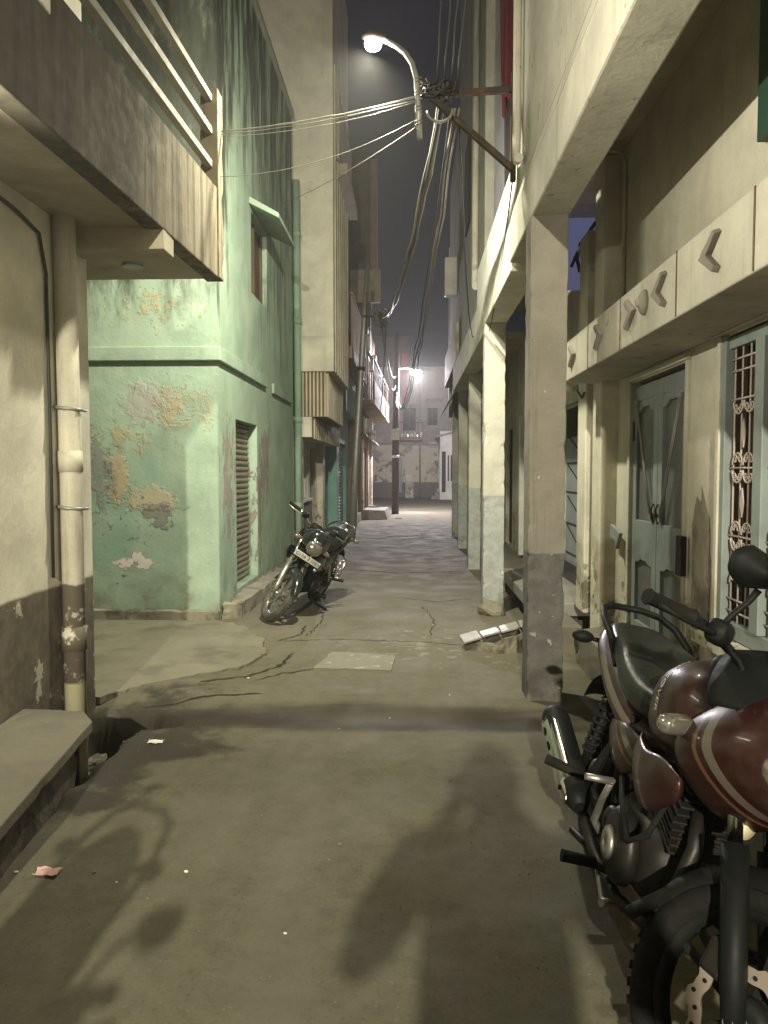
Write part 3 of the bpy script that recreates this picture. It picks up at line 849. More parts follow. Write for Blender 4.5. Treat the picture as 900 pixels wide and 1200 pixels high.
# ------------------------------------------------------------------ left: cream house with the overhanging upper floor
cb = thing('cream_house', 'tall cream house beyond the green building, upper storey jutting over alley', 'house', (-1.9, 12.6, 0))
build('upper_storey', MB().box(-6, -1.29, 12.62, 15.6, 3.17, 10.6), M['cream'], cb, .012)
sb = MB()
for k in range(7):
    sb.box(-1.288, -1.262, 12.75 + k * .4, 12.83 + k * .4, 3.17, 8.2)
build('wall_rib', sb, M['slat'], cb, .004)
build('slat_backing', MB().box(-6, -1.44, 12.72, 15.5, 2.42, 3.168), M['slatback'], cb)
sv = MB()
for k in range(9):
    sv.box(-1.955 + k * .062, -1.925 + k * .062, 12.66, 12.718, 2.425, 3.167)
for k in range(16):
    sv.box(-1.438, -1.39, 12.74 + k * .17, 12.80 + k * .17, 2.425, 3.167)
build('slat_screen', sv, M['slat'], cb, .003)
build('ledge', MB().box(-6, -1.66, 12.60, 17.4, 2.08, 2.418), M['cream'], cb, .008)
ls = MB()
for k in range(18):
    ls.box(-1.658, -1.63, 12.82 + k * .25, 12.90 + k * .25, 2.06, 2.44)
build('ledge_slat', ls, M['slat'], cb, .003)
cw = wall('x', -1.98, -.25, 12.5, 17.4, 0, 2.078, [(13.45, 14.5, 1.0, 1.95), (14.75, 15.75, .12, 1.98), (16.3, 17.2, .1, 1.95)])
build('wall', cw, M['cream'], cb)
build('corner_pilaster', MB().box(-2.25, -1.83, 12.55, 12.80, 0, 2.076), M['cream'], cb, .008)
build('corner_pilaster', MB().box(-2.25, -1.86, 15.85, 16.25, 0, 2.076), M['cream'], cb, .008)
build('dado', MB().box(-1.978, -1.94, 12.81, 14.72, 0, .95), M['slatback'], cb, .004)
wn_ = build('window', MB().box(-2.16, -2.12, 13.455, 14.495, 1.005, 1.945), M['panel'], cb)
wf = MB()
for a in (13.455, 13.95, 14.44):
    wf.box(-2.118, -2.03, a, a + .055, 1.005, 1.945)
build('window_frame', wf, M['white'], wn_, .004)
build('window_sill', MB().box(-2.0, -1.90, 13.40, 14.55, .952, .998), M['white'], wn_, .004)
dr = build('door', MB().box(-2.15, -2.10, 14.755, 15.745, .125, 1.975), M['wood'], cb, .004)
dp = MB()
for a in (14.82, 15.30):
    for z in (.25, 1.1):
        dp.box(-2.098, -2.085, a, a + .37, z, z + .7)
build('door_panel', dp, M['wood'], dr, .006)
build('handle', MB().ball((-2.07, 15.26, 1.05), .03), M['chrome'], dr)
build('door', MB().box(-2.15, -2.10, 16.305, 17.195, .105, 1.945), M['dark'], cb, .004)
build('doorstep', MB().box(-2.2, -1.62, 14.6, 17.3, -.05, .10), M['plinth'], cb, .015)
mt = MB().box(-1.955, -1.895, 12.50, 12.548, 2.10, 2.42)
build('meter_box', mt, M['galv'], cb, .006)

# ------------------------------------------------------------------ left: teal house and shops further on
th = thing('teal_house', 'narrow teal and brown house behind the leaning pole', 'house', (-1.6, 17.5, 0))
build('wall', wall('x', -1.72, -.25, 17.42, 20.6, 0, 2.9, [(17.9, 19.9, .15, 2.2)]), M['teal'], th)
build('shutter', shutter('x', -1.84, 17.905, 19.895, .155, 2.195, .08, .025), M['shutter_grey'], th)
build('upper_wall', MB().box(-5, -1.50, 17.42, 20.6, 2.902, 4.0), M['teal'], th, .01)
build('balcony', MB().box(-5, -1.22, 15.7, 20.6, 3.85, 4.1), M['brown'], th, .01)
bs_ = MB()
for k in range(40):
    bs_.box(-1.25, -1.225, 15.72 + k * .122, 15.78 + k * .122, 4.102, 5.15)
bs_.box(-1.27, -1.215, 15.7, 20.6, 5.152, 5.2)
build('slat_railing', bs_, M['brown'], th)
build('upper_window', MB().box(-1.619, -1.60, 17.0, 18.2, 5.5, 7.0), M['dark'], th)
build('upper_storey', MB().box(-5, -1.62, 15.62, 20.6, 5.202, 8.2), M['greyhouse'], th, .01)
build('roof_tower', MB().box(-1.7, -1.08, 20.0, 20.5, 5.3, 9.8), M['dimwall'], th, .01)
build('tower_edge', MB().box(-1.078, -.90, 20.0, 20.3, 6.75, 9.6), M['brown'], th, .01)
build('parapet', MB().box(-1.60, -.82, 19.85, 19.995, 5.9, 6.74), M['ochre'], th, .01)
lp = MB().box(-1.28, -1.10, 13.2, 15.6, 6.60, 6.78)
lp.box(-1.28, -1.22, 13.0, 15.6, 6.78, 7.9)
build('side_balcony', lp, M['ochre'], cb, .008)

sp = thing('shop_row', 'shuttered shops with brown walls and white balcony edge past the pole', 'shop', (-1.5, 24, 0))
build('wall', wall('x', -1.55, -.25, 20.62, 29.5, 0, 3.3, [(21.1, 23.4, .25, 2.3), (24.0, 26.2, .25, 2.3), (26.9, 28.6, .25, 2.3)]), M['brown'], sp)
for a, b_ in ((21.1, 23.4), (24.0, 26.2)):
    build('shutter', shutter('x', -1.67, a + .005, b_ - .005, .255, 2.295, .09, .028), M['shutter_grey'], sp)
build('door', MB().box(-1.74, -1.70, 26.905, 28.595, .255, 2.295), M['tilegrey'], sp, .005)
for y in (20.85, 23.7, 26.5, 29.0):
    build('pillar', MB().box(-1.548, -1.49, y - .16, y + .16, 0, 3.25), M['cream'] if y > 23 else M['teal'], sp, .01)
build('awning', MB().prism([(-1.54, 20.9, 2.75), (-1.54, 29.3, 2.75), (-1.25, 29.3, 2.5), (-1.25, 20.9, 2.5)],
                           [(-1.54, 20.9, 2.80), (-1.54, 29.3, 2.80), (-1.25, 29.3, 2.55), (-1.25, 20.9, 2.55)]), M['awning'], sp, .006)
bf = MB().prism([(-1.54, 20.7, 3.35), (-1.54, 28.8, 3.35), (-.85, 28.8, 3.35), (-1.0, 20.7, 3.35)],
                [(-1.54, 20.7, 3.47), (-1.54, 28.8, 3.47), (-.85, 28.8, 3.47), (-1.0, 20.7, 3.47)])
build('balcony_slab', bf, M['ochre'], sp, .006)
build('balcony_parapet', MB().prism([(-1.06, 20.7, 3.472), (-1.0, 20.7, 3.472), (-.85, 28.8, 3.472), (-.91, 28.8, 3.472)],
                                    [(-1.06, 20.7, 4.0), (-1.0, 20.7, 4.0), (-.85, 28.8, 4.0), (-.91, 28.8, 4.0)]), M['dimwall'], sp, .006)
build('upper_storey', MB().box(-5, -1.42, 20.62, 29.5, 3.302, 6.4), M['dimwall'], sp, .01)
sgn = build('sign', MB().prism([(-1.36, 22.4, 2.50), (-1.06, 22.4, 2.42), (-1.06, 22.45, 2.42), (-1.36, 22.45, 2.50)],
                               [(-1.36, 22.4, 2.80), (-1.06, 22.4, 2.72), (-1.06, 22.45, 2.72), (-1.36, 22.45, 2.80)]), M['signwhite'], sp, .004)
ink = MB()
rs = random.Random(3)
x = -1.33
while x < -1.10:
    w = rs.uniform(.014, .028)
    ink.box(x, x + w * .55, 22.395, 22.399, 2.55 + rs.uniform(0, .03), 2.67 + rs.uniform(-.04, .03))
    ink.box(x, x + w, 22.395, 22.399, 2.58 + rs.uniform(-.02, .05), 2.60 + rs.uniform(.02, .05))
    x += w + .012
build('lettering', ink, M['ink'], sgn)
rl_ = MB()
for k in range(54):
    y = 20.75 + k * .15
    x = -1.0 + (y - 20.7) * .0185
    rl_.box(x - .045, x - .03, y, y + .025, 4.002, 4.55)
rl_.prism([(-1.06, 20.7, 4.552), (-1.0, 20.7, 4.552), (-.85, 28.8, 4.552), (-.91, 28.8, 4.552)], [(-1.06, 20.7, 4.60), (-1.0, 20.7, 4.60), (-.85, 28.8, 4.60), (-.91, 28.8, 4.60)])
build('balcony_railing', rl_, M['iron'], sp)
for y, z in ((21.6, 4.9), (25.4, 4.9), (22.8, 2.62)):
    build('wall_box', MB().box(-1.42, -1.18, y, y + .7, z, z + .5), M['galv'], sp, .02)
for y in (22.2, 24.0, 26.4):
    w = build('window', MB().box(-1.419, -1.405, y, y + .9, 3.7, 5.1), M['dark'], sp)
    build('window_frame', MB().box(-1.404, -1.36, y - .06, y, 3.64, 5.16).box(-1.404, -1.36, y + .9, y + .96, 3.64, 5.16).box(-1.404, -1.36, y + .002, y + .898, 5.10, 5.16), M['ochre'], w)
build('step', MB().prism([(-1.5, 23.6, 0), (-.75, 23.8, 0), (-.70, 26.6, 0), (-1.5, 26.6, 0)], [(-1.5, 23.6, .32), (-.85, 23.9, .28), (-.80, 26.5, .28), (-1.5, 26.6, .32)]), M['tile'], sp, .01)

# the pole leaning between them
lp_ = thing('utility_pole', 'leaning grey steel utility pole standing against the teal house', 'pole', (-1.33, 16.7, 0))
build('shaft', MB().tube([(-1.33, 16.7, -.1), (-1.22, 16.7, 1.9), (-1.05, 16.7, 4.6), (-.96, 16.7, 6.0)], [.085, .08, .062, .05], 16), M['galv'], lp_)
ca = MB().box(-1.06, -.55, 16.62, 16.66, 4.86, 4.91)
ca.box(-1.0, -.96, 16.62, 16.66, 4.5, 5.4)
build('crossarm', ca, M['iron'], lp_, .004)
kb = MB()
rk = random.Random(6)
for i in range(26):
    a = Vector((-.66, 16.62, 4.90))
    q = [a + Vector((rk.uniform(-.17, .17), rk.uniform(-.1, .1), rk.uniform(-.26, .16))) for _ in range(5)]
    kb.tube(q, .011, 5)
build('cable_knot', kb, M['cable_pale'], lp_)
build('band', MB().cyl((-1.11, 16.7, 3.72), (-1.103, 16.7, 3.80), .09), M['iron'], lp_)

dp_ = thing('utility_pole', 'dark rusty pole with a grey meter box in mid alley', 'pole', (-.58, 27.0, 0))
build('shaft', MB().tube([(-.58, 27, -.1), (-.56, 27, 3), (-.53, 27, 6.4)], [.13, .12, .09], 16), M['iron'], dp_)
build('meter_box', MB().box(-.74, -.44, 26.78, 26.87, 2.62, 3.02), M['galv'], dp_, .01)
fl = thing('street_lamp', 'lit white street lamp at the far end of the alley', 'street lamp', (-.53, 27, 5.0))
fx_, fy_, fz_ = LAMP_FAR
build('arm_pipe', MB().tube([(-.53, 26.9, 5.0), (-.45, 27.0, 5.15), (-.2, 27.5, 5.24), (.08, 27.9, 5.24)], .022, 10), M['galv'], fl)
build('lamp_head', MB().ball((fx_, fy_, fz_ + .09), .15, .10, .045), M['galv'], fl)
build('bulb', MB().ball((fx_, fy_, fz_), .21, .16, .12), GLOW['far'], fl)
lamp_light('lamp_light', fl, (fx_, fy_, fz_ - .12), POWER_FAR, (1.0, .93, .98), .08)
build('band', MB().cyl((-.575, 27, 2.0), (-.575, 27, 2.10), .135), M['white'], dp_)

# ------------------------------------------------------------------ far end
pk = thing('pink_house', 'dull pink house closing the far end of alley, plaster flaking below', 'house', (-.2, 44, 0))
build('wall', wall('y', 44.0, .3, -2.4, 2.4, 0, 7.4, [(-1.1, -.55, .3, 2.3), (-.5, .25, 3.9, 5.2), (.9, 1.5, 4.2, 5.2)]), M['pink'], pk)
build('door', MB().box(-1.095, -.555, 44.16, 44.20, .305, 2.295), M['tilegrey'], pk, .01)
for a, b_, c, d in ((-.5, .25, 3.9, 5.2), (.9, 1.5, 4.2, 5.2)):
    w = build('window', MB().box(a + .005, b_ - .005, 44.2, 44.24, c + .005, d - .005), M['dark'], pk)
    build('window_frame', MB().box(a + .005, a + .07, 44.1, 44.19, c + .005, d - .005).box((a + b_) / 2 - .03, (a + b_) / 2 + .03, 44.1, 44.19, c + .005, d - .005), M['wood'], w, .005)
build('corner_strip', MB().box(.84, .92, 43.95, 43.998, 0, 7.35), M['pink'], pk, .01)
build('balcony', MB().box(-.75, .65, 43.2, 43.998, 3.3, 3.5), M['brown'], pk, .01)
build('wall_board', MB().box(1.05, 1.62, 43.95, 43.998, 2.9, 3.25), M['tilegrey'], pk, .01)
build('side_block', MB().box(-.35, .12, 43.3, 43.998, 0, 1.35), M['cream'], pk, .03)
build('roof_parapet', MB().box(-2.4, 2.4, 43.96, 44.3, 7.402, 7.55), M['greyhouse'], pk, .02)
bal = random.Random(9)
for i in range(7):
    x = -.6 + i * .18
    s = bal.uniform(.06, .14)
    m_ = MB().box(x, x + s * 1.4, 43.35, 43.35 + s * 1.5, 3.502, 3.502 + s * bal.uniform(1.2, 3.6))
    single('stored_box', m_, [M['badge'], M['cream'], M['amber']][i % 3], 'pale odd bundle heaped on the far pink house balcony', 'bundle', (x, 43.4, 3.5), 'bundles on the far balcony', .02)
build('red_strip', MB().box(-.56, -.26, 43.9, 43.96, 5.4, 8.3), M['red'], pk, .02)

wh = thing('white_house', 'white single-storey house with dark windows at far right end', 'house', (1.55, 42.5, 0))
build('front_wall', wall('y', 41.18, -.2, 1.552, 6, 0, 3.7, [(1.64, 1.86, .4, 2.6), (1.96, 2.04, 1.0, 2.4), (2.12, 2.20, 1.0, 2.4)], None), M['white'], wh)
build('front_door', MB().box(1.645, 1.855, 41.10, 41.14, .405, 2.595), M['dark'], wh)
for a in (1.96, 2.12):
    build('front_window', MB().box(a + .003, a + .077, 41.10, 41.14, 1.005, 2.395), M['dark'], wh)
build('wall', wall('x', 1.55, .25, 41.2, 43.85, 0, 3.45, [(41.45, 42.2, .4, 2.75), (42.5, 42.8, .9, 2.5), (43.2, 43.5, 1.2, 2.5)]), M['white'], wh)
build('door', MB().box(1.66, 1.70, 41.455, 42.195, .405, 2.745), M['dark'], wh)
for a in (42.5, 43.2):
    build('window', MB().box(1.66, 1.70, a + .005, a + .295, .905 if a < 43 else 1.205, 2.495), M['dark'], wh)
build('roof', MB().prism([(1.35, 40.9, 3.35), (5.5, 40.9, 4.4), (5.5, 43.9, 4.4), (1.35, 43.9, 3.35)], [(1.35, 40.9, 3.45), (5.5, 40.9, 4.5), (5.5, 43.9, 4.5), (1.35, 43.9, 3.45)]), M['greyhouse'], wh, .01)
build('steps', MB().box(1.1, 1.548, 41.2, 42.6, 0, .20).box(1.3, 1.548, 41.3, 42.5, .20, .38), M['plinth'], wh, .01)
build('plinth', MB().box(1.42, 1.547, 42.62, 43.85, 0, .55), M['greyhouse'], wh, .01)

rc_ = random.Random(31)
for a, c in ((-.5, 3.9), (.9, 4.2)):
    build('window_sunshade', MB().prism([(a - .1, 43.5, c + 1.28), (a + .9, 43.5, c + 1.28), (a + .9, 43.998, c + 1.42), (a - .1, 43.998, c + 1.42)],
                                        [(a - .1, 43.5, c + 1.34), (a + .9, 43.5, c + 1.34), (a + .9, 43.998, c + 1.50), (a - .1, 43.998, c + 1.50)]), M['pink'], pk)
lrw = MB()
for k in range(6):
    lrw.box(-.72 + k * .27, -.70 + k * .27, 43.22, 43.25, 3.502, 4.3)
lrw.box(-.74, .66, 43.22, 43.25, 4.302, 4.34)
build('balcony_rail', lrw, M['iron'], pk)
build('downpipe', MB().tube([(.5, 43.93, 0), (.5, 43.93, 7.3)], .05, 8), M['galv'], pk)
build('cross_pipe', MB().tube([(-2.3, 43.95, 3.15), (2.3, 43.95, 3.05)], .03, 8), M['galv'], pk)
ot = thing('far_tower', 'dark taller house rising behind the pink house', 'house', (-1.2, 47, 0))
build('wall', MB().box(-3.5, -.1, 46.5, 52, 0, 9.6), M['dimwall'], ot)
build('parapet', MB().box(-3.6, 0, 46.4, 52, 9.602, 9.75), M['dimwall'], ot)

# ------------------------------------------------------------------ right: arcade house (nearest)
ah = thing('arcade_house', 'cream house at right whose upper floor is carried on a pillared arcade', 'house', (.9, 4.94, 0))
WX = 1.6
holes = [(4.42, 5.60, .30, 2.14), (2.55, 4.02, .66, 2.17), (2.30, 3.56, 2.98, 3.72)]
build('inner_wall', wall('x', WX, .25, -3, 5.95, 0, 3.92, holes), M['cream'], ah)
build('end_column', MB().box(1.47, 1.95, 5.953, 6.22, .0, 3.92), M['cream'], ah, .012)
build('beam', MB().prism([(.76, -3, 3.12), (1.0, -3, 3.12), (1.0, 6.0, 3.12), (.76, 6.0, 3.12)],
                         [(.76, -3, 3.43), (1.0, -3, 3.92), (1.0, 6.0, 3.92), (.76, 6.0, 3.43)]), M['arcade'], ah, .012)
build('beam_ledge', MB().prism([(.76, -3, 3.432), (1.0, -3, 3.94), (1.0, 6.0, 3.94), (.76, 6.0, 3.432)],
                               [(.80, -3, 3.60), (1.0, -3, 3.98), (1.0, 6.0, 3.98), (.80, 6.0, 3.60)]), M['arcade'], ah, .006)
build('upper_wall', MB().box(.80, 1.9, -3, 6.0, 3.985, 9).prism(
    [(.80, -3, 3.602), (1.0, -3, 3.983), (1.0, 6, 3.983), (.80, 6, 3.602)], [(.80, -3, 3.984), (1.0, -3, 3.9845), (1.0, 6, 3.9845), (.80, 6, 3.984)]), M['arcade'], ah)
build('ceiling', MB().box(1.002, 1.85, -3, 6.0, 3.925, 3.98), M['soffit'], ah)
build('pillar', MB().slab([(.755, 4.90), (.985, 4.87), (.99, 5.12), (.76, 5.14)], -.1, 3.122), M['pillar'], ah, .006, rough=(.07, .0035))
build('pillar', MB().box(.755, .99, .98, 1.22, -.1, 3.122), M['pillar'], ah, .012)
# sunshade over the door and window, with cement motifs on its face
sh = build('sunshade', MB().prism([(1.2, .2, 2.20), (1.598, .2, 2.20), (1.598, 6.08, 2.20), (1.2, 6.08, 2.20)],
                                  [(1.2, .2, 2.50), (1.598, .2, 2.56), (1.598, 6.08, 2.56), (1.2, 6.08, 2.50)]), M['arcade'], ah, .008)
gv = MB()
for y in (5.24, 4.44, 3.52, 2.74):
    gv.box(1.1965, 1.1995, y - .006, y + .006, 2.205, 2.498)
build('groove', gv, M['slatback'], sh)
def chevron(y, way):
    """boomerang of cement, tip towards +Y when way = 1"""
    o = [(way * .085, 0), (-way * .070, .088), (-way * .098, .068), (way * .000, .0), (-way * .098, -.068), (-way * .070, -.088)]
    mb = MB().prism([(1.199, y + a, 2.365 + b) for a, b in o], [(1.172, y + a * .9, 2.365 + b * .9) for a, b in o])
    build('motif', mb, M['motif'], sh, .004)
for y, w in ((5.70, -1), (4.90, -1), (4.21, -1), (3.74, 1), (3.12, 1)):
    chevron(y, w)
dm = MB().ball((1.197, 3.98, 2.37), .035, .055, .066, 20, 10)
dm.ball((1.165, 3.98, 2.37), .018, .022, .026, 12, 8)
build('motif', dm, M['motif'], sh)

# double door
df = MB().box(1.578, 1.66, 5.555, 5.605, .30, 2.145).box(1.578, 1.66, 4.415, 4.462, .30, 2.145).box(1.578, 1.66, 4.415, 5.605, 2.147, 2.187)
build('door_frame', df, M['cream'], ah, .006)
def leaf(y0, y1):
    """door leaf with a tall scalloped upper panel and a short lower one"""
    x0, x1 = 1.606, 1.638
    lf = MB()
    s = .085
    lf.box(x0, x1, y0, y0 + s, .31, 2.10).box(x0, x1, y1 - s, y1, .31, 2.10)
    lf.box(x0, x1, y0 + s, y1 - s, .31, .44).box(x0, x1, y0 + s, y1 - s, .92, 1.16).box(x0, x1, y0 + s, y1 - s, 2.00, 2.10)
    def scallop(zb, up, amp):
        n = 24
        a, b = y0 + s, y1 - s
        top = [(x0, a + (b - a) * i / n, zb) for i in range(n + 1)]
        cur = []
        for i in range(n + 1):
            t = i / n
            d = amp * (.35 + .5 * (2 * abs(t - .5)) ** 1.3 + .16 * abs(math.sin(t * math.pi * 3)))
            cur.append((x0, a + (b - a) * t, zb + up * d))
        o = top + cur[::-1]
        lf.prism(o, [(x1, p[1], p[2]) for p in o])
    scallop(2.00, -1, .10)
    scallop(.92, -1, .07)
    o = build('door_leaf', lf, M['bluedoor'], ah, .004)
    build('panel', MB().box(1.628, 1.635, y0 + .04, y1 - .04, .40, 2.05), M['panel'], o)
    build('hinge', MB().box(1.598, 1.605, (y0 if y0 < 4.6 else y1 - .03), (y0 + .03 if y0 < 4.6 else y1), 1.72, 1.86), M['iron'], o, .002)
    return o
l1 = leaf(4.465, 4.998)
l2 = leaf(5.006, 5.545)
def rod(a, b, parent):
    a, b = Vector(a), Vector(b)
    off = Vector((0, .013, .004))
    mb = MB().tube([a + off, b + off], .0055, 6).tube([a - off, b - off], .0055, 6)
    for p in (a, b):
        mb.box(p.x - .008, p.x + .006, p.y - .022, p.y + .022, p.z - .014, p.z + .014)
    build('hanging_rod', mb, M['galv'], parent)
rod((1.592, 5.44, 1.985), (1.592, 5.09, 1.20), l2)
rod((1.592, 4.56, 1.955), (1.592, 4.90, 1.19), l1)
hp = MB().box(1.594, 1.604, 4.93, 5.08, 1.20, 1.225).tube([(1.60, 4.96, 1.29), (1.582, 4.96, 1.25), (1.60, 4.96, 1.16)], .007, 6).tube([(1.60, 5.05, 1.29), (1.582, 5.05, 1.25), (1.60, 5.05, 1.16)], .007, 6)
build('hasp', hp, M['iron'], l1)
lb = MB().box(1.545, 1.577, 4.37, 4.46, .90, 1.13).box(1.541, 1.5445, 4.38, 4.45, 1.08, 1.10)
build('letter_box', lb, M['engine'], ah, .006)
dh = MB().prism([(1.53, 5.60, 1.05), (1.53, 5.86, 1.10), (1.53, 5.86, 1.00), (1.53, 5.72, .98), (1.53, 5.70, .92)],
                [(1.558, 5.60, 1.05), (1.558, 5.86, 1.10), (1.558, 5.86, 1.00), (1.558, 5.72, .98), (1.558, 5.70, .92)])
build('door_bracket', dh, M['bluedoor'], ah, .004)
# grilled window
wf = MB().box(1.575, 1.63, 3.955, 3.995, .66, 2.19).box(1.555, 1.63, 2.50, 2.58, .66, 2.19).box(1.555, 1.63, 2.50, 4.03, 2.192, 2.199)
wf.box(1.50, 1.63, 2.45, 4.06, .60, .658)
build('window_surround', wf, M['cream'], ah, .006)
wn_ = MB().box(1.585, 1.645, 3.905, 3.953, .665, 2.185).box(1.585, 1.645, 2.585, 2.65, .665, 2.185)
wn_.box(1.60, 1.645, 2.65, 3.904, .665, .745).box(1.60, 1.645, 2.65, 3.904, 2.115, 2.185)
for m in (3.535, 3.08):
    wn_.box(1.585, 1.645, m - .045, m + .045, .746, 2.114)
win = build('window', wn_, M['bluedoor'], ah, .004)
build('cloth', MB().box(1.72, 1.735, 2.56, 3.96, .67, 2.18), M['curtain'], win)
def pane(y0, y1):
    gr = MB()
    x = 1.622
    yc = (y0 + y1) / 2
    r = .0052
    W_ = (y1 - y0)
    for t in (.10, .36, .64, .90):
        gr.tube([(x, y0 + W_ * t, .746), (x, y0 + W_ * t, 2.114)], r, 6)
    hz = [.80, .86, 1.18, 1.52, 1.86, 2.00, 2.06]
    for z in hz:
        gr.tube([(x - .006, y0, z), (x - .006, y1, z)], r, 6)
    for z in (.93, 1.18, 1.52, 1.86):
        for sy in (-1, 1):
            cy = yc + sy * W_ * .19
            for sz in ((-1, 1) if z not in (.93, 1.86) else (1,) if z < 1 else (-1,)):
                cz = z + sz * .045
                R_ = W_ * .18
                gr.tube([(x - .010, cy + R_ * math.cos(a), z + sz * (.012 + R_ * 1.05 * abs(math.sin(a)))) for a in [math.pi * i / 14 for i in range(15)]], r, 6)
                for s2 in (-1, 1):
                    sp_ = []
                    for i in range(20):
                        a = i * .42
                        q = R_ * .46 * (1 - i / 26)
                        sp_.append((x - .010, cy + s2 * (R_ * .47 - q * math.cos(a) * .9), z + sz * (.030 + q * math.sin(a) * .9 + .012)))
                    gr.tube(sp_, r * .85, 5)
    for z in (1.03, 1.35, 1.69):
        o = [(0, .072), (.020, 0), (0, -.072), (-.020, 0)]
        gr.prism([(x - .013, yc + a, z + b) for a, b in o], [(x - .007, yc + a, z + b) for a, b in o])
    return gr
for a, b_ in ((3.582, 3.902), (3.127, 3.488), (2.652, 3.033)):
    build('window_grille', pane(a, b_), M['grille'], win)
uw = build('upper_window', MB().box(1.555, 1.64, 2.305, 3.555, 2.985, 3.715), M['greenshut'], ah, .006)
cd = MB().tube([(1.15, 5.80, 3.90), (1.40, 5.80, 3.895), (1.55, 5.80, 3.87), (1.585, 5.80, 3.80), (1.585, 5.80, 2.57)], .014, 8)
build('conduit', cd, M['pipe'], ah)
rp = MB().tube([(.755, 5.62, 9), (.755, 5.62, 3.86), (.75, 5.59, 3.76), (.742, 5.50, 3.70), (.738, 5.36, 3.665)], .030, 12)
build('drain_pipe', rp, M['arcade'], ah)
build('platform', MB().box(1.30, 1.598, -3, 5.95, -.05, .28), M['slab'], ah, .006, rough=(.15, .006))
st_ = MB().prism([(1.594, 3.10, .0), (1.594, 4.36, .0), (1.594, 4.36, .60), (1.594, 4.15, .55), (1.594, 3.8, .59), (1.594, 3.10, .5)],
                 [(1.599, 3.10, .0), (1.599, 4.36, .0), (1.599, 4.36, .60), (1.599, 4.15, .55), (1.599, 3.8, .59), (1.599, 3.10, .5)])
build('flaking_base', st_, mat('flaking_wall_base', (.40, .37, .28), .9, layers=(dict(c=(.07, .055, .035), s=7, lo=.50, hi=.56, a=.9, h=-.6), dict(c=(.2, .17, .11), s=3, lo=.5, hi=.66, a=.6))), ah)
sc_ = MB()
o = [(4.07, .62), (4.33, .62), (4.34, 1.20), (4.28, 1.36), (4.215, 1.33), (4.21, 1.43), (4.15, 1.33), (4.10, 1.25), (4.075, 1.02)]
o = rough_outline([(a, b) for a, b in o], .05, .008, 2)
sc_.prism([(1.5955, a, b) for a, b in o], [(1.5995, a, b) for a, b in o])
build('bare_patch', sc_, M['plinth'], ah)

# ------------------------------------------------------------------ right: the neighbouring houses down the arcade
lh = thing('lavender_house', 'lavender house with hanging cloth above the bright arcade beam', 'house', (.95, 7.2, 0))
build('inner_wall', wall('x', 1.75, .2, 6.222, 9.55, 0, 4.4, [(7.55, 8.72, .32, 2.25)]), M['cream'], lh)
build('pilaster', MB().box(1.46, 1.748, 6.42, 6.72, .30, 3.5), M['cream'], lh, .01)
build('pilaster', MB().box(1.56, 1.748, 7.05, 7.12, .30, 3.5), M['terra'], lh, .01)
dd = build('grille_door', MB().box(1.77, 1.80, 7.555, 8.715, .325, 2.245), M['tilegrey'], lh, .004)
gb_ = MB()
for z in (.62, .95, 1.30, 1.62):
    gb_.tube([(1.764, 7.70, z), (1.764, 8.6, z + .28)], .007, 6)
    gb_.tube([(1.762, 7.6, z - .02), (1.762, 8.68, z - .02)], .006, 6)
build('door_bar', gb_, M['iron'], dd)
build('vent', MB().box(1.755, 1.768, 7.65, 8.65, 1.88, 2.20), M['dark'], dd, .004)
build('platform', MB().box(1.12, 1.748, 6.9, 9.4, .18, .30), M['tile'], lh, .008)
build('platform_base', MB().box(1.22, 1.748, 7.0, 9.4, -.05, .178), M['brick'], lh)
build('skirting', MB().box(1.735, 1.7485, 7.285, 9.5, .302, .50), M['skirt'], lh)
build('beam', MB().box(.77, 1.0, 6.005, 8.27, 3.06, 3.46), M['cream'], lh, .01)
build('parapet', MB().box(.80, .95, 6.005, 9.4, 3.462, 3.95), M['white'], lh, .01)
build('ceiling', MB().box(1.002, 1.75, 6.23, 9.4, 4.25, 4.3), M['soffit'], lh)
build('upper_wall', MB().box(1.0, 1.9, 6.005, 9.45, 3.952, 9.2), M['lavender'], lh)
build('pillar', MB().slab([(.765, 8.05), (.985, 8.03), (.99, 8.27), (.77, 8.28)], -.1, 3.058), M['pillar_pale'], lh, .006, rough=(.07, .0035))
bd_ = build('back_window', MB().box(1.05, 1.70, 9.30, 9.345, 3.20, 3.398), M['bluewall'], lh)
bw = MB().box(1.20, 1.56, 6.30, 6.335, 3.10, 3.90)
build('blue_curtain', MB().box(1.44, 1.745, 7.40, 7.42, 3.24, 3.92), M['bluelit'], lh, .004)
bpp = MB().tube([(1.74, 7.36, 3.86), (1.66, 7.36, 3.74), (1.60, 7.36, 3.66), (1.57, 7.36, 3.52), (1.60, 7.36, 3.40)], .018, 8)
bpp.tube([(1.52, 7.37, 3.45), (1.58, 7.37, 3.60), (1.72, 7.37, 3.72)], .015, 8)
build('panel_pipe', bpp, M['darkcloth'], lh)
lbp = MB().cyl((1.52, 7.02, 2.26), (1.46, 6.98, 2.26), .028, .034, 14).ball((1.44, 6.965, 2.26), .042)
single('wall_bulb', lbp, M['bulb'], 'unlit round bulb on the orange pilaster', 'bulb', (1.5, 7.0, 2.26))
wbx = MB().tube([(1.44, 6.40, 2.16), (1.455, 6.55, 2.13), (1.45, 6.7, 2.2), (1.5, 6.95, 2.24)], .009, 6)
single('bulb_wire', wbx, M['cable_dark'], 'short dark wire running to the unlit bulb', 'wire', (1.46, 6.6, 2.2))

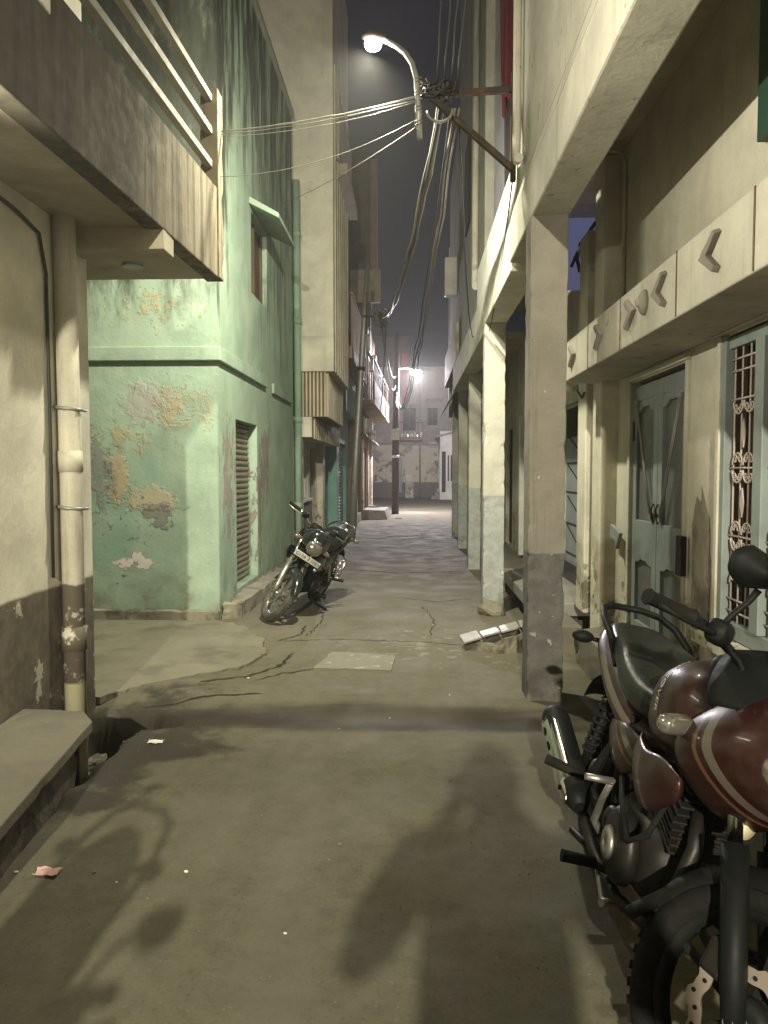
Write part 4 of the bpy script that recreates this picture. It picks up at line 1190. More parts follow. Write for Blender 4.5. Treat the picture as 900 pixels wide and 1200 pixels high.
# cloths hung from the lavender upper wall
def cloth(name, y0, y1, z0, z1, x, m, label, seed, taper=0.0):
    rnd = random.Random(seed)
    n, k = 18, 26
    vs, fs = [], []
    for j in range(k + 1):
        t = j / k
        for i in range(n + 1):
            u = i / n
            yy = y0 + (y1 - y0) * (.5 + (u - .5) * (1 - taper * (1 - t)))
            fold = .03 * math.sin(u * 17 + 1.5 * t) + .015 * math.sin(u * 37 + seed)
            zz = z0 + (z1 - z0) * t + (1 - t) * .22 * abs(math.sin(u * 5 + seed)) * (u * .9 + .2)
            vs.append((x + fold * (1 - .5 * t), yy, zz))
    fs = [(j * (n + 1) + i, j * (n + 1) + i + 1, (j + 1) * (n + 1) + i + 1, (j + 1) * (n + 1) + i) for j in range(k) for i in range(n)]
    o = single(name, MB().add(vs, fs, True), m, label, 'cloth', (x, (y0 + y1) / 2, z0), 'cloths on the lavender house')
    so = o.modifiers.new('thick', 'SOLIDIFY'); so.thickness = .006
    return o
cloth('hanging_cloth', 6.7, 8.2, 4.95, 7.2, .92, M['redcloth'], 'maroon cloth hanging high beside the lavender wall', 2, .5)
cloth('hanging_cloth', 7.0, 7.9, 4.15, 6.4, .945, M['darkcloth'], 'thin dark cloth strip hanging lower behind the maroon one', 5, .75)

gh = thing('grey_house', 'grey-plastered house with a rainwater pipe past the second pillar', 'house', (.9, 11.5, 0))
build('inner_wall', wall('x', 1.62, .2, 9.56, 14.4, 0, 3.5, [(10.1, 10.9, .3, 2.2), (12.2, 13.0, .3, 2.2)]), M['cream'], gh)
build('door', MB().box(1.68, 1.72, 10.105, 10.895, .305, 2.195), M['wood'], gh, .005)
build('door_frame', MB().box(1.55, 1.618, 10.9, 11.0, .3, 2.3).box(1.55, 1.618, 10.0, 10.1, .3, 2.3), M['white'], gh, .005)
gw = MB().box(1.50, 1.53, 9.64, 10.0, 1.05, 2.05)
for k in range(5):
    gw.tube([(1.49, 9.66 + k * .08, 1.06), (1.49, 9.66 + k * .08, 2.04)], .008, 5)
build('grille_gate', gw, M['iron'], gh)
build('door', MB().box(1.68, 1.72, 12.205, 12.995, .305, 2.195), M['dark'], gh, .005)
build('platform', MB().box(1.15, 1.618, 9.56, 14.3, -.05, .26), M['slab'], gh, .015)
build('beam', MB().box(.78, 1.02, 8.285, 14.4, 3.0, 3.46), M['cream'], gh, .01)
build('ceiling', MB().box(1.022, 1.62, 9.45, 14.4, 3.35, 3.46), M['soffit'], gh)
build('upper_wall', MB().box(.89, 2.2, 9.453, 14.4, 3.464, 10.5), M['greyhouse'], gh, .01)
build('pillar', MB().box(.88, 1.07, 11.65, 11.87, -.1, 2.998), M['pillar_pale'], gh, .006, rough=(.09, .0035))
gpp = MB().tube([(.845, 10.3, 10), (.845, 10.3, 4.15), (.84, 10.25, 4.0), (.84, 10.1, 3.93)], .045, 12)
build('drain_pipe', gpp, M['arcade'], gh)
build('window', MB().box(.85, .888, 11.7, 12.5, 5.3, 6.6), M['dark'], gh, .01)

fh = thing('far_right_house', 'dim house with a tarp awning and grey box beyond the arcade', 'house', (1.0, 18, 0))
build('wall', wall('x', 1.10, .3, 14.42, 19.5, 0, 3.6, [(16.0, 17.0, .2, 2.2)]), M['greyhouse'], fh)
for a, b_ in ((16.0, 17.0),):
    build('door', MB().box(1.2, 1.25, a + .005, b_ - .005, .205, 2.195), M['wood'], fh, .01)
build('pillar', MB().box(.92, 1.098, 14.85, 15.08, -.1, 3.598), M['pillar_pale'], fh, .012)
build('pillar', MB().box(.95, 1.098, 17.5, 17.75, -.1, 3.598), M['pillar_pale'], fh, .012)
build('upper_storey', MB().box(.97, 3, 14.42, 19.5, 3.602, 5.0), M['ochre'], fh, .01)
build('upper_storey', MB().box(.97, 3, 14.42, 19.5, 5.002, 8.6), M['greyhouse'], fh, .01)
build('edge_wall', MB().box(.955, 1.4, 19.52, 19.75, 2.9, 7.2), M['white'], fh, .01)
build('awning', MB().prism([(1.09, 15.2, 3.45), (1.09, 19.0, 3.45), (.72, 19.0, 2.85), (.72, 15.2, 2.85)],
                           [(1.09, 15.2, 3.49), (1.09, 19.0, 3.49), (.72, 19.0, 2.89), (.72, 15.2, 2.89)]), M['awning'], fh, .006)
build('wall_box', MB().box(.70, .968, 16.3, 16.55, 5.25, 6.05), M['signwhite'], fh, .02)
build('balcony_screen', MB().box(.84, .968, 14.6, 19.3, 3.62, 4.35), M['slat'], fh, .01)

bk = thing('set_back_house', 'dim house standing back from the road at far right', 'house', (3, 30, 0))
build('wall', wall('x', 2.7, .3, 19.9, 40.8, 0, 6.5, [(23, 24.2, .2, 2.3), (27, 28.2, 1, 2.3), (32, 33.2, .2, 2.3)]), M['dimwall'], bk)
for a, z in ((23, .2), (27, 1), (32, .2)):
    build('door' if z < .5 else 'window', MB().box(2.85, 2.9, a + .005, a + 1.195, z + .005, 2.295), M['wood'], bk, .01)
build('side_wall', MB().box(1.402, 3.4, 19.52, 19.85, 0, 7), M['greyhouse'], bk)

# broken ramp with white tiles up to the arcade
rp_ = thing('tiled_ramp', 'broken cement ramp with four white tiles beside the pillar', 'ramp', (.75, 6.5, 0))
rm = MB()
n = 22
ou = rough_outline([(.43, 6.40), (.75, 6.22), (1.12, 6.30), (1.16, 6.62), (.82, 6.60), (.50, 6.55)], .05, .022, 12)
cz = [(x, y, max(-.02, (x - .42) * .28 + .018)) for x, y in ou]
rm.prism([(x * 1.0 - (.75 - x) * .10, y - .02 if y < 6.45 else y, -.05) for x, y, z in cz], cz)
build('cement_lump', rm, M['rubble'], rp_, .01, rough=(.05, .009))
for i in range(4):
    x = .49 + i * .163
    z = .022 + (x - .46) * .275
    t_ = MB().box(-.079, .079, -.11, .11, -.008, .008)
    t_.xf(Matrix.Translation((x + .02, 6.44 - .008 * i, z + .055)) @ Matrix.Rotation(R(6 - 3 * i), 4, 'Z') @ Matrix.Rotation(R(-15.5), 4, 'Y') @ Matrix.Rotation(R([4, -2, 1, 3][i]), 4, 'X'))
    build('tile', t_, M['tile'], rp_, .003)
lr = random.Random(21)
lump = MB().ball((0, 0, 0), .15, .12, .10, 18, 10)
lump.v = [tuple(Vector(p) * (1 + .35 * mn.noise(Vector(p) * 9))) for p in lump.v]
lump.s = [False] * len(lump.s)
lump.xf(Matrix.Translation((.86, 7.93, .045)))
single('stone_lump', lump, M['rubble'], 'mossy cement lump at the foot of the second pillar', 'stone', (.86, 7.93, 0))
# kerb slab leading to the arcade floor
single('arcade_step', MB().slab([(1.02, 6.28), (1.42, 6.26), (1.42, 6.88), (1.02, 6.88)], -.05, .22), M['slab'], 'low cement step between the ramp and the white platform', 'step', (1.2, 6.5, 0), None, .012)

# ------------------------------------------------------------------ cables
def cable(a, b, r, m, label, drop=.15, wob=0.0, seed=0, n=18, group='overhead cables', name='overhead_cable'):
    p = sag(a, b, drop, n, wob, seed)
    return single(name, MB().tube(p, r, 6), m, label, 'cable', p[0], group)
K, D = M['cable_pale'], M['cable_dark']
for i, (dz, dr_, rr) in enumerate(((0, .05, .011), (-.035, .06, .009), (.02, .075, .007), (-.06, .10, .006))):
    cable((-1.42, 5.70, 4.02 + dz * .5), (.04, 5.6, 4.20 + dz * .5), rr * .42, K, 'pale cable of the bundle strung from balcony post to lamp pipe', dr_ * .55, .002, i)
cable((-1.44, 5.66, 3.68), (.05, 5.6, 4.05), .0025, K, 'single thin pale wire sloping from balcony post below the bundle', .10, 0, 9)
cable((-1.85, 11.0, 5.35), (.05, 5.6, 4.0), .003, K, 'thin pale wire crossing level from green wall to lamp pipe', .05, 0, 10)
for i, (o, rr) in enumerate((((0, 0, 0), .020), ((.03, 0, .03), .014), ((-.02, 0, .05), .010))):
    cable((.22 + o[0], 5.64, 4.20 + o[2]), (-.70 + o[0], 16.6, 4.92 + o[2]), rr, D if i == 0 else K, 'thick twisted cable run from wall bracket down alley to leaning pole', .55 + .05 * i, .012, 20 + i, 30)
for i in range(3):
    cable((.28 + .03 * i, 5.62, 4.12), (-.56 + .02 * i, 26.85, 4.0 + .15 * i), .007 + .002 * (i == 1), K if i else D, 'slack cable hanging down the alley from wall bracket to dark pole', 1.0 + .12 * i, .015, 30 + i, 30)
for i in range(4):
    cable((.18 + .05 * i, 5.62, 4.27), (.36 + .08 * i, 4.0 + .25 * i, 8.0), .008, D, 'dark cable rising steeply from wall bracket past upper floor', .1, .01, 40 + i)
cable((.76, 5.85, 3.72), (.80, 7.9, 2.95), .006, D, 'thin dark wire drooping along the arcade beam', .12, .0, 44)
cable((.34, 5.66, 4.16), (.84, 10.3, 3.35), .007, D, 'dark wire looping from wall bracket to grey house pipe', .55, 0, 45)
lo = MB().tube([(.20 + .09 * math.cos(a), 5.60, 4.10 + .08 * math.sin(a)) for a in [math.pi + i * .33 for i in range(11)]], .010, 6)
single('cable_loop', lo, K, 'pale loop of spare cable hanging under the bracket tip', 'cable', (.20, 5.6, 4.1), 'overhead cables')
ck = MB()
rk = random.Random(16)
for i in range(16):
    a = Vector((.20, 5.64, 4.25))
    ck.tube([a + Vector((rk.uniform(-.13, .13), rk.uniform(-.05, .05), rk.uniform(-.06, .08))) for _ in range(4)], .009, 5)
single('cable_tangle', ck, D, 'dark tangle of taped cable joints at the bracket tip', 'cable', (.20, 5.64, 4.25), 'overhead cables')
for i, (a, b) in enumerate((((-.66, 16.6, 4.86), (-.55, 26.9, 4.9)), ((-.66, 16.6, 4.75), (-.56, 26.9, 4.55)), ((-.9, 16.6, 5.2), (-1.3, 29, 4.6)))):
    cable(a, b, .008, D, 'cable strung from the leaning pole to the dark pole', .5 + .15 * i, .01, 50 + i)
for i, (a, b) in enumerate((((-.55, 27, 4.35), (1.3, 34, 4.3)), ((-.55, 27, 4.2), (1.9, 41, 4.6)), ((-.55, 27, 3.9), (1.5, 43.9, 4.1)))):
    cable(a, b, .008, D, 'slack dark cable between dark pole and the far end of alley', .6 + .1 * i, .01, 60 + i)
cable((-1.08, 16.7, 4.0), (-1.30, 20.5, 2.5), .010, D, 'dark service wire from the leaning pole to the shop wall', .35, .01, 70)
cable((-.55, 16.62, 4.75), (-.95, 22.3, 3.2), .012, K, 'white service wire dropping from the pole to the shop sign', .5, .01, 71)

# ------------------------------------------------------------------ grit
def grit(n, m, seed, smin, smax):
    rnd = random.Random(seed)
    mb = MB()
    while n:
        y = .9 + rnd.random() ** 1.6 * 13
        x = rnd.uniform(-1.75, .95)
        edge = min(abs(x + 1.6), abs(x - .75))
        if rnd.random() > .30 + .7 * math.exp(-(edge / .25) ** 2) + .35 * max(0, mn.noise(Vector((x * 2, y * 2, seed)))):
            continue
        n -= 1
        s = rnd.uniform(smin, smax)
        z = ground_h(x, y)
        a = rnd.uniform(0, 6.28)
        p = []
        for k in range(4):
            q = a + k * 1.57 + rnd.uniform(-.4, .4)
            p.append((x + s * rnd.uniform(.6, 1.3) * math.cos(q), y + s * rnd.uniform(.6, 1.3) * math.sin(q), z - .001))
        p.append((x + rnd.uniform(-.3, .3) * s, y + rnd.uniform(-.3, .3) * s, z + s * rnd.uniform(.4, .9)))
        mb.add(p, [(0, 1, 4), (1, 2, 4), (2, 3, 4), (3, 0, 4)])
    return mb
tag(build('grit', grit(2600, M['rubble'], 5, .0015, .0055), M['rubble']), 'fine grey grit scattered over the road', 'grit', kind='stuff')
tag(build('pale_grit', grit(900, M['paperwhite'], 8, .001, .003), M['slab']), 'fine pale grit scattered over the road', 'grit', kind='stuff')

# ------------------------------------------------------------------ litter
def scrap(x, y, s, m, label, seed, group=None):
    rnd = random.Random(seed)
    n = 6
    vs = []
    for j in range(n):
        for i in range(n):
            vs.append((x + (i / (n - 1) - .5) * s * 1.6 + rnd.uniform(-.1, .1) * s, y + (j / (n - 1) - .5) * s + rnd.uniform(-.1, .1) * s, ground_h(x, y) + .006 + rnd.uniform(0, .16) * s))
    fs = [(j * n + i, j * n + i + 1, (j + 1) * n + i + 1, (j + 1) * n + i) for j in range(n - 1) for i in range(n - 1)]
    o = single('litter_scrap', MB().add(vs, fs), m, label, 'litter', (x, y, 0), group)
    so = o.modifiers.new('thick', 'SOLIDIFY'); so.thickness = .002
    return o
scrap(-1.36, 2.71, .055, M['paper'], 'crumpled pink packet on the ground at lower left', 1)
scrap(-1.42, 4.08, .05, M['paperwhite'], 'pale flat scrap by the drain mouth', 2)
scrap(-.42, 24.2, .13, M['amber'], 'yellowish scrap lying at the foot of the dark pole', 3)
rl = random.Random(77)
for i in range(40):
    x, y = rl.uniform(-1.5, .7), 2.2 + rl.random() ** 1.3 * 12
    s = rl.uniform(.003, .008)
    mb = MB().ball((0, 0, 0), s * 1.4, s, s * .6, 7, 5, Matrix.Rotation(rl.uniform(0, 3), 3, 'Z'))
    mb.s = [False] * len(mb.s)
    mb.xf(Matrix.Translation((x, y, ground_h(x, y) + s * .35)))
    single('pebble', mb, M['rubble'] if i % 3 else M['paperwhite'], 'tiny stone or chip lying loose on the road', 'pebble', (x, y, 0), 'loose chips on the road')

# ------------------------------------------------------------------ motorcycles
STEER_P, STEER_D = Vector((0, .33, .88)), Vector((0, .438, -.899)).normalized()
FA, RA = Vector((0, .645, .295)), Vector((0, -.64, .295))

def wheel_parts(root, name, c, xm, width, style, m_tyre, m_rim):
    tw = width / 2
    rt = .295
    # rim with cast spokes
    rim = MB()
    rim.lathe_x([(-tw * .62, rt - .062), (-tw * .62, rt - .075), (-tw * .3, rt - .092), (tw * .3, rt - .092), (tw * .62, rt - .075), (tw * .62, rt - .062), (tw * .2, rt - .082), (-tw * .2, rt - .082)], c, 56)
    rim.lathe_x([(-.05, .012), (-.05, .045), (-.03, .055), (.03, .055), (.05, .045), (.05, .012)], c, 28)
    ns = 5 if style == 'cast' else 6
    for k in range(ns):
        for da in (-.13, .13):
            a = 2 * math.pi * k / ns + .3
            p0 = Vector((0, math.cos(a + da * 1.6) * .048, math.sin(a + da * 1.6) * .048))
            p1 = Vector((0, math.cos(a + da) * (rt - .088), math.sin(a + da) * (rt - .088)))
            t = Vector((0, -math.sin(a), math.cos(a)))
            for w0, w1, xw in ((.010, .008, .014),):
                A = [p0 + t * w0 + Vector((xw, 0, 0)), p0 - t * w0 + Vector((xw, 0, 0)), p0 - t * w0 - Vector((xw, 0, 0)), p0 + t * w0 - Vector((xw, 0, 0))]
                B = [p1 + t * w1 + Vector((xw * .7, 0, 0)), p1 - t * w1 + Vector((xw * .7, 0, 0)), p1 - t * w1 - Vector((xw * .7, 0, 0)), p1 + t * w1 - Vector((xw * .7, 0, 0))]
                cc = Vector(c)
                rim.prism([q + cc for q in A], [q + cc for q in B])
    if xm is not None: rim.xf(xm)
    w = build(name, rim, m_rim, root)
    ty = MB()
    prof = []
    for i in range(17):
        a = math.pi * (i / 16) * 1.16 - .25
        prof.append((tw * math.cos(a), rt - .042 + .044 * math.sin(a)))
    prof += [(-tw * .6, rt - .072), (tw * .6, rt - .072)]
    ty.lathe_x(prof, c, 72)
    # tread blocks
    for k in range(48):
        a = 2 * math.pi * k / 48
        for sx in (-1, 1):
            m = Matrix.Translation(Vector(c)) @ Matrix.Rotation(a + (sx * .03), 4, 'X')
            b = MB().box(sx * tw * .16, sx * tw * .62, -.010, .010, rt - .012, rt + .0012)
            b.xf(m)
            ty.add(b.v, b.f)
    if xm is not None: ty.xf(xm)
    build('tyre', ty, m_tyre, w)
    return w

def font_mesh(cu, m):
    t = bpy.data.objects.new('lettering', cu)
    COL.objects.link(t)
    dg = bpy.context.evaluated_depsgraph_get()
    me = bpy.data.meshes.new_from_object(t.evaluated_get(dg))
    bpy.data.objects.remove(t)
    me.materials.clear(); me.materials.append(m)
    o = bpy.data.objects.new('lettering', me)
    COL.objects.link(o)
    BASE[o.name] = Vector((0, 0, 0))
    return o

def motorcycle(label, group, kind, paint, graphic, tyre_m, steer):
    """forward = +Y, right = +X, wheels standing on z = 0"""
    root = thing('motorcycle', label, 'motorcycle', (0, 0, 0), group)
    SM = Matrix.Translation(STEER_P) @ Matrix.Rotation(-steer, 4, STEER_D) @ Matrix.Translation(-STEER_P)
    near = kind == 'faired'
    P_, G_, PL, CH, AL, EN = paint, graphic, M['plastic'], M['chrome'], M['alloy'], M['engine']
    def S(mb): return mb.xf(SM)
    # --- wheels
    fw_ = wheel_parts(root, 'front_wheel', FA, SM, .085, 'cast', tyre_m, PL if near else AL)
    # petal disc, drilled
    ds = MB()
    n = 60
    def ringpt(r, a, x): return (x, FA.y + r * math.cos(a), FA.z + r * math.sin(a))
    vs, fs = [], []
    for k in range(n):
        a = 2 * math.pi * k / n
        ro = .122 + .005 * math.copysign(1, math.sin(a * 10))
        for x in (.058, .063):
            vs += [ringpt(.088 + .003 * math.sin(a * 10), a, x), ringpt(ro, a, x)]
    for k in range(n):
        a, b = k * 4, ((k + 1) % n) * 4
        fs += [(a, a + 1, b + 1, b), (a + 2, b + 2, b + 3, a + 3), (a + 1, a + 3, b + 3, b + 1), (a, b, b + 2, a + 2)]
    ds.add(vs, fs)
    S(ds)
    dk = build('brake_disc', ds, M['disc'] if near else AL, fw_)
    dh = MB()
    for k in range(20):
        a = 2 * math.pi * k / 20 + .1
        r = .100 if k % 2 else .111
        p = ringpt(r, a, .0635)
        dh.cyl((p[0] - .0005, p[1], p[2]), (p[0] + .0012, p[1], p[2]), .0052, None, 10)
    S(dh)
    build('drill_hole', dh, M['rubber'], dk)
    ca = S(MB().box(.05, .098, FA.y - .115, FA.y - .055, FA.z + .045, FA.z + .13))
    build('brake_caliper', ca, EN, root, .012)
    rw = wheel_parts(root, 'rear_wheel', RA, None, .105, 'cast', tyre_m, PL if near else AL)
    dr = MB().lathe_x([(.03, .02), (.03, .085), (.065, .08), (.075, .03), (.075, .02)], RA, 32)
    build('drum', dr, EN, rw)
    sk = MB().lathe_x([(-.062, .03), (-.062, .095), (-.068, .098), (-.068, .03)], RA, 40)
    build('sprocket', sk, EN, rw)
    # --- front mudguard: an arched shell with a flared tail
    mg = MB()
    na, nw = 34, 9
    vs = []
    for i in range(na + 1):
        t = i / na
        a = R(28) + R(150) * t
        flare = .045 * max(0, (t - .86) / .14) ** 1.5 + .018 * max(0, (.08 - t) / .08)
        ww = .063 * (1 - .35 * max(0, (.2 - t) / .2)) * (1 - .25 * max(0, (t - .8) / .2))
        for j in range(nw):
            u = -1 + 2 * j / (nw - 1)
            rr = .322 + flare - .048 * abs(u) ** 2.4
            vs.append((u * ww, FA.y + rr * math.cos(a), FA.z + rr * math.sin(a)))
    fs = [(i * nw + j, i * nw + j + 1, (i + 1) * nw + j + 1, (i + 1) * nw + j) for i in range(na) for j in range(nw - 1)]
    mg.add(vs, fs, True)
    S(mg)
    o = build('front_mudguard', mg, P_ if not near else PL, root)
    so = o.modifiers.new('thick', 'SOLIDIFY'); so.thickness = .005
    # --- fork
    fk = MB()
    up_ = []
    for s in (-1, 1):
        x = s * .092
        lo_ = Vector((x, FA.y, FA.z))
        mid = lo_ - STEER_D * .36
        top = lo_ - STEER_D * .70
        fk.tube([lo_ + STEER_D * .02, lo_ - STEER_D * .10, mid], [.024, .029, .031], 16)
        up_.append((mid, top))
    S(fk)
    build('fork_slider', fk, PL if near else AL, root)
    fs_ = MB()
    for a, b in up_:
        fs_.tube([a, b], .0175, 14)
    S(fs_)
    build('fork_tube', fs_, CH, root)
    yk = MB()
    for h in (.44, .66):
        q = FA - STEER_D * h
        yk.box(-.125, .125, q.y - .06, q.y + .04, q.z - .018, q.z + .018)
    S(yk)
    build('fork_yoke', yk, PL, root, .012)
    axl = S(MB().cyl((-.115, FA.y, FA.z), (.115, FA.y, FA.z), .012))
    build('axle', axl, AL, fw_)
    # --- handlebar
    hb_ = MB().tube([(-.355, .185, 1.045), (-.30, .20, 1.05), (-.20, .245, 1.05), (-.13, .29, 1.02), (-.06, .305, .985), (.06, .305, .985), (.13, .29, 1.02), (.20, .245, 1.05), (.30, .20, 1.05), (.355, .185, 1.045)], .0125, 12)
    S(hb_)
    hbar = build('handlebar', hb_, CH if not near else PL, root)
    for s in (-1, 1):
        gr = MB()
        a, b = Vector((s * .235, .228, 1.051)), Vector((s * .372, .178, 1.043))
        gr.tube([a, a.lerp(b, .04), a.lerp(b, .06), a.lerp(b, .94), a.lerp(b, .96), b], [.021, .021, .018, .018, .022, .020], 16)
        S(gr)
        build('grip', gr, M['rubber'], hbar)
        sw = S(MB().loft([(0, 0, 0, .02, .02, 3), (.02, 0, 0, .03, .032, 3), (.06, 0, 0, .03, .032, 3), (.08, 0, 0, .02, .022, 3)], 16, 3).xf(
            Matrix.Translation((s * .15, .268, 1.045)) @ Matrix.Rotation(-s * R(72), 4, 'Z')))
        build('switch_pod', sw, PL, hbar)
        lv = S(MB().tube([(s * .20, .285, 1.04), (s * .24, .292, 1.035), (s * .32, .265, 1.03), (s * .385, .235, 1.035)], [.009, .008, .006, .008], 8))
        build('lever', lv, PL if near else AL, hbar)
        if not near:
            continue
        # mirror on its bent stalk
        stk = S(MB().tube([(s * .175, .27, 1.06), (s * .165, .275, 1.10), (s * .150, .29, 1.15), (s * .152, .30, 1.185)], [.009, .008, .008, .010], 8))
        build('mirror_stalk', stk, PL, hbar)
        mm = Matrix.Translation((s * .205, .305, 1.222)) @ Matrix.Rotation(s * R(-14), 4, 'Z') @ Matrix.Rotation(R(-8), 4, 'X') @ Matrix.Rotation(s * R(18), 4, 'Y')
        mh = MB().loft([(-.014, 0, 0, .076, .042, 3.2), (-.006, 0, 0, .084, .049, 3.0), (.014, 0, 0, .078, .044, 2.8), (.032, 0, 0, .048, .026, 2.3), (.052, 0, 0, .012, .01, 2)], 28, 4)
        leaf_ = lambda p: (p[0], p[1], p[2] * (.62 + .5 * min(1, (p[0] * s + .08) / .11) - .28 * max(0, (p[0] * s - .03) / .05)) + .16 * p[0] * s)
        mh.v = [leaf_(p) for p in mh.v]
        mh.xf(mm); S(mh)
        o = build('mirror', mh, PL, hbar)
        gl = MB().loft([(-.0165, 0, 0, .069, .041, 2.8), (-.0145, 0, 0, .070, .042, 2.8)], 28, 1)
        gl.v = [leaf_(p) for p in gl.v]
        gl.xf(mm); S(gl)
        build('mirror_glass', gl, CH, o)
    cab = MB()
    for s, w in ((1, .10), (-1, .13)):
        cab.tube([(s * .17, .285, 1.03), (s * .19, .36, 1.0), (s * w, .42, .90), (s * .06, .40, .78), (s * .05, .30, .70)], .0055, 6)
    S(cab)
    build('control_cable', cab, M['rubber'], hbar)
    # --- frame
    fr = MB()
    fr.tube([(0, .33, .86), (0, .28, .70), (0, .24, .52), (0, .20, .30), (0, .02, .22), (0, -.18, .25)], .020, 10)
    fr.tube([(0, .33, .88), (0, .1, .76), (0, -.15, .70)], .024, 10)
    for s in (-1, 1):
        fr.tube([(s * .02, -.08, .72), (s * .10, -.25, .70), (s * .11, -.5, .76), (s * .09, -.82, .83)], .014, 8)
        fr.tube([(s * .10, -.17, .70), (s * .11, -.20, .50), (s * .10, -.17, .27)], .016, 8)
        fr.tube([(s * .105, -.19, .31), (s * .10, -.45, .30), (s * .095, -.66, .295)], [.022, .020, .018], 10)
    fr.tube([(-.12, -.2, .31), (.12, -.2, .31)], .02, 8)
    build('frame', fr, PL, root)
    # --- engine
    en = MB()
    en.loft([(-.16, 0, .36, .08, .08, 3), (-.12, 0, .37, .115, .115, 3.2), (.06, 0, .365, .125, .12, 3.2), (.17, 0, .36, .11, .10, 3), (.21, 0, .36, .07, .06, 2.6)], 28, 4)
    for s, y, r, h in ((1, .03, .115, .045), (-1, .05, .105, .05), (1, -.10, .06, .03), (-1, -.10, .07, .035)):
        en.lathe_x([(0, .01), (0, r), (s * h * .6, r * .97), (s * h, r * .82), (s * h * 1.12, r * .4), (s * h * 1.12, .01)], (s * .118, y, .36), 36)
    e_ = build('engine', en, EN, root)
    cy_ = MB()
    for i in range(9):
        q = Vector((0, .155 + .006 * i, .475 + .024 * i))
        sx = .092 - .010 * abs(i - 4) * .4
        b = MB().box(-sx, sx, -.085, .085, -.0045, .0045).xf(Matrix.Translation(q) @ Matrix.Rotation(R(-14), 4, 'X'))
        cy_.add(b.v, b.f)
    cy_.box(-.06, .06, .12, .24, .45, .69)
    build('cylinder_fins', cy_, EN, e_, .003)
    hcap = MB().loft([(.10, 0, .70, .05, .03, 3), (.13, 0, .70, .075, .045, 3), (.26, 0, .705, .075, .045, 3), (.29, 0, .70, .05, .03, 3)], 20, 3)
    build('cylinder_head', hcap, EN, e_)
    cvr = MB().lathe_x([(0, .01), (0, .05), (.012, .046), (.016, .01)], (.170, .03, .36), 28)
    build('clutch_cap', cvr, AL, e_)
    hose = MB().tube([(.10, .24, .62), (.15, .26, .50), (.17, .18, .44), (.165, .05, .50), (.13, -.10, .52)], .009, 8)
    build('breather_hose', hose, M['rubber'], e_)
    # --- exhaust
    ex = MB().tube([(.03, .26, .60), (.05, .33, .52), (.075, .33, .40), (.10, .24, .25), (.125, .05, .205), (.14, -.18, .22), (.155, -.34, .27)], .020, 14)
    build('exhaust_pipe', ex, EN if near else CH, root)
    mu = MB()
    a, b = Vector((.165, -.36, .285)), Vector((.205, -.90, .455))
    mu.tube([a, a.lerp(b, .08), a.lerp(b, .18), a.lerp(b, .9), a.lerp(b, .96), b], [.026, .046, .056, .058, .052, .034], 24)
    m_ = build('muffler', mu, PL, root)
    shd = MB()
    d_ = (b - a).normalized()
    sx = Vector((1, 0, 0)); sx = (sx - d_ * sx.dot(d_)).normalized(); sz = d_.cross(sx)
    vs, fs = [], []
    ni, nj = 18, 12
    for i in range(ni + 1):
        t = .06 + .80 * i / ni
        hw = 1.25 * (1 - max(0, (.22 - i / ni) / .22) ** 1.6 * .85) * (1 - max(0, (i / ni - .92) / .08) ** 2 * .35)
        rr = .0605 if t > .2 else .0605 - (.2 - t) * .12
        for j in range(nj + 1):
            an = -hw + 2 * hw * j / nj
            vs.append(a.lerp(b, t) + (sx * math.cos(an) - sz * math.sin(an + .2) * (1 if True else 0)) * rr)
    fs = [(i * (nj + 1) + j, i * (nj + 1) + j + 1, (i + 1) * (nj + 1) + j + 1, (i + 1) * (nj + 1) + j) for i in range(ni) for j in range(nj)]
    shd.add(vs, fs, True)
    sh_ = build('heat_shield', shd, CH, m_)
    so = sh_.modifiers.new('thick', 'SOLIDIFY'); so.thickness = .003; so.offset = 1
    for t in (.74, .58):
        sl_ = MB()
        c = a.lerp(b, t) + sx * .0635
        sl_.add([c + d_ * (.028 * math.cos(q)) + sz * (.008 * math.sin(q)) for q in [i * .52 for i in range(12)]], [tuple(range(12))])
        build('shield_slot', sl_, M['rubber'], m_)
    sl_ = MB()
    c = a.lerp(b, .17) + sx * .062
    sl_.add([c + d_ * (.010 * math.cos(q)) + sz * (.010 * math.sin(q)) for q in [i * .52 for i in range(12)]], [tuple(range(12))])
    build('shield_bolt', sl_, M['rubber'], m_)
    # --- foot controls
    kl = MB().tube([(.16, -.10, .33), (.185, -.11, .36), (.20, -.02, .47), (.205, .05, .555)], [.014, .012, .010, .010], 10)
    kl.tube([(.200, .045, .55), (.285, .055, .553)], [.011, .010], 10)
    build('kick_lever', kl, AL, root)
    for s in (-1, 1):
        fp = MB()
        fp.tube([(s * .11, -.02, .235), (s * .19, -.03, .26)], .012, 8)
        fp.tube([(s * .18, -.03, .26), (s * .285, -.03, .262)], [.017, .019], 10)
        build('footpeg', fp, M['rubber'], root)
    for s in (-1, 1):
        pf = MB()
        pf.prism([(s * .125, -.28, .58), (s * .125, -.22, .58), (s * .14, -.40, .33), (s * .14, -.46, .36)], [(s * .137, -.28, .58), (s * .137, -.22, .58), (s * .152, -.40, .33), (s * .152, -.46, .36)])
        build('peg_bracket', pf, AL if not near else PL, root, .005)
    for s in (-1, 1):
        pg = MB()
        pg.tube([(s * .15, -.42, .38), (s * .20, -.42, .39), (s * .30, -.44, .41)], [.012, .017, .019], 12)
        build('pillion_peg', pg, M['rubber'], root)
    bp = MB().tube([(.17, -.02, .24), (.18, .10, .22), (.18, .17, .25), (.21, .19, .255)], [.008, .008, .007, .012], 8)
    build('brake_pedal', bp, AL, root)
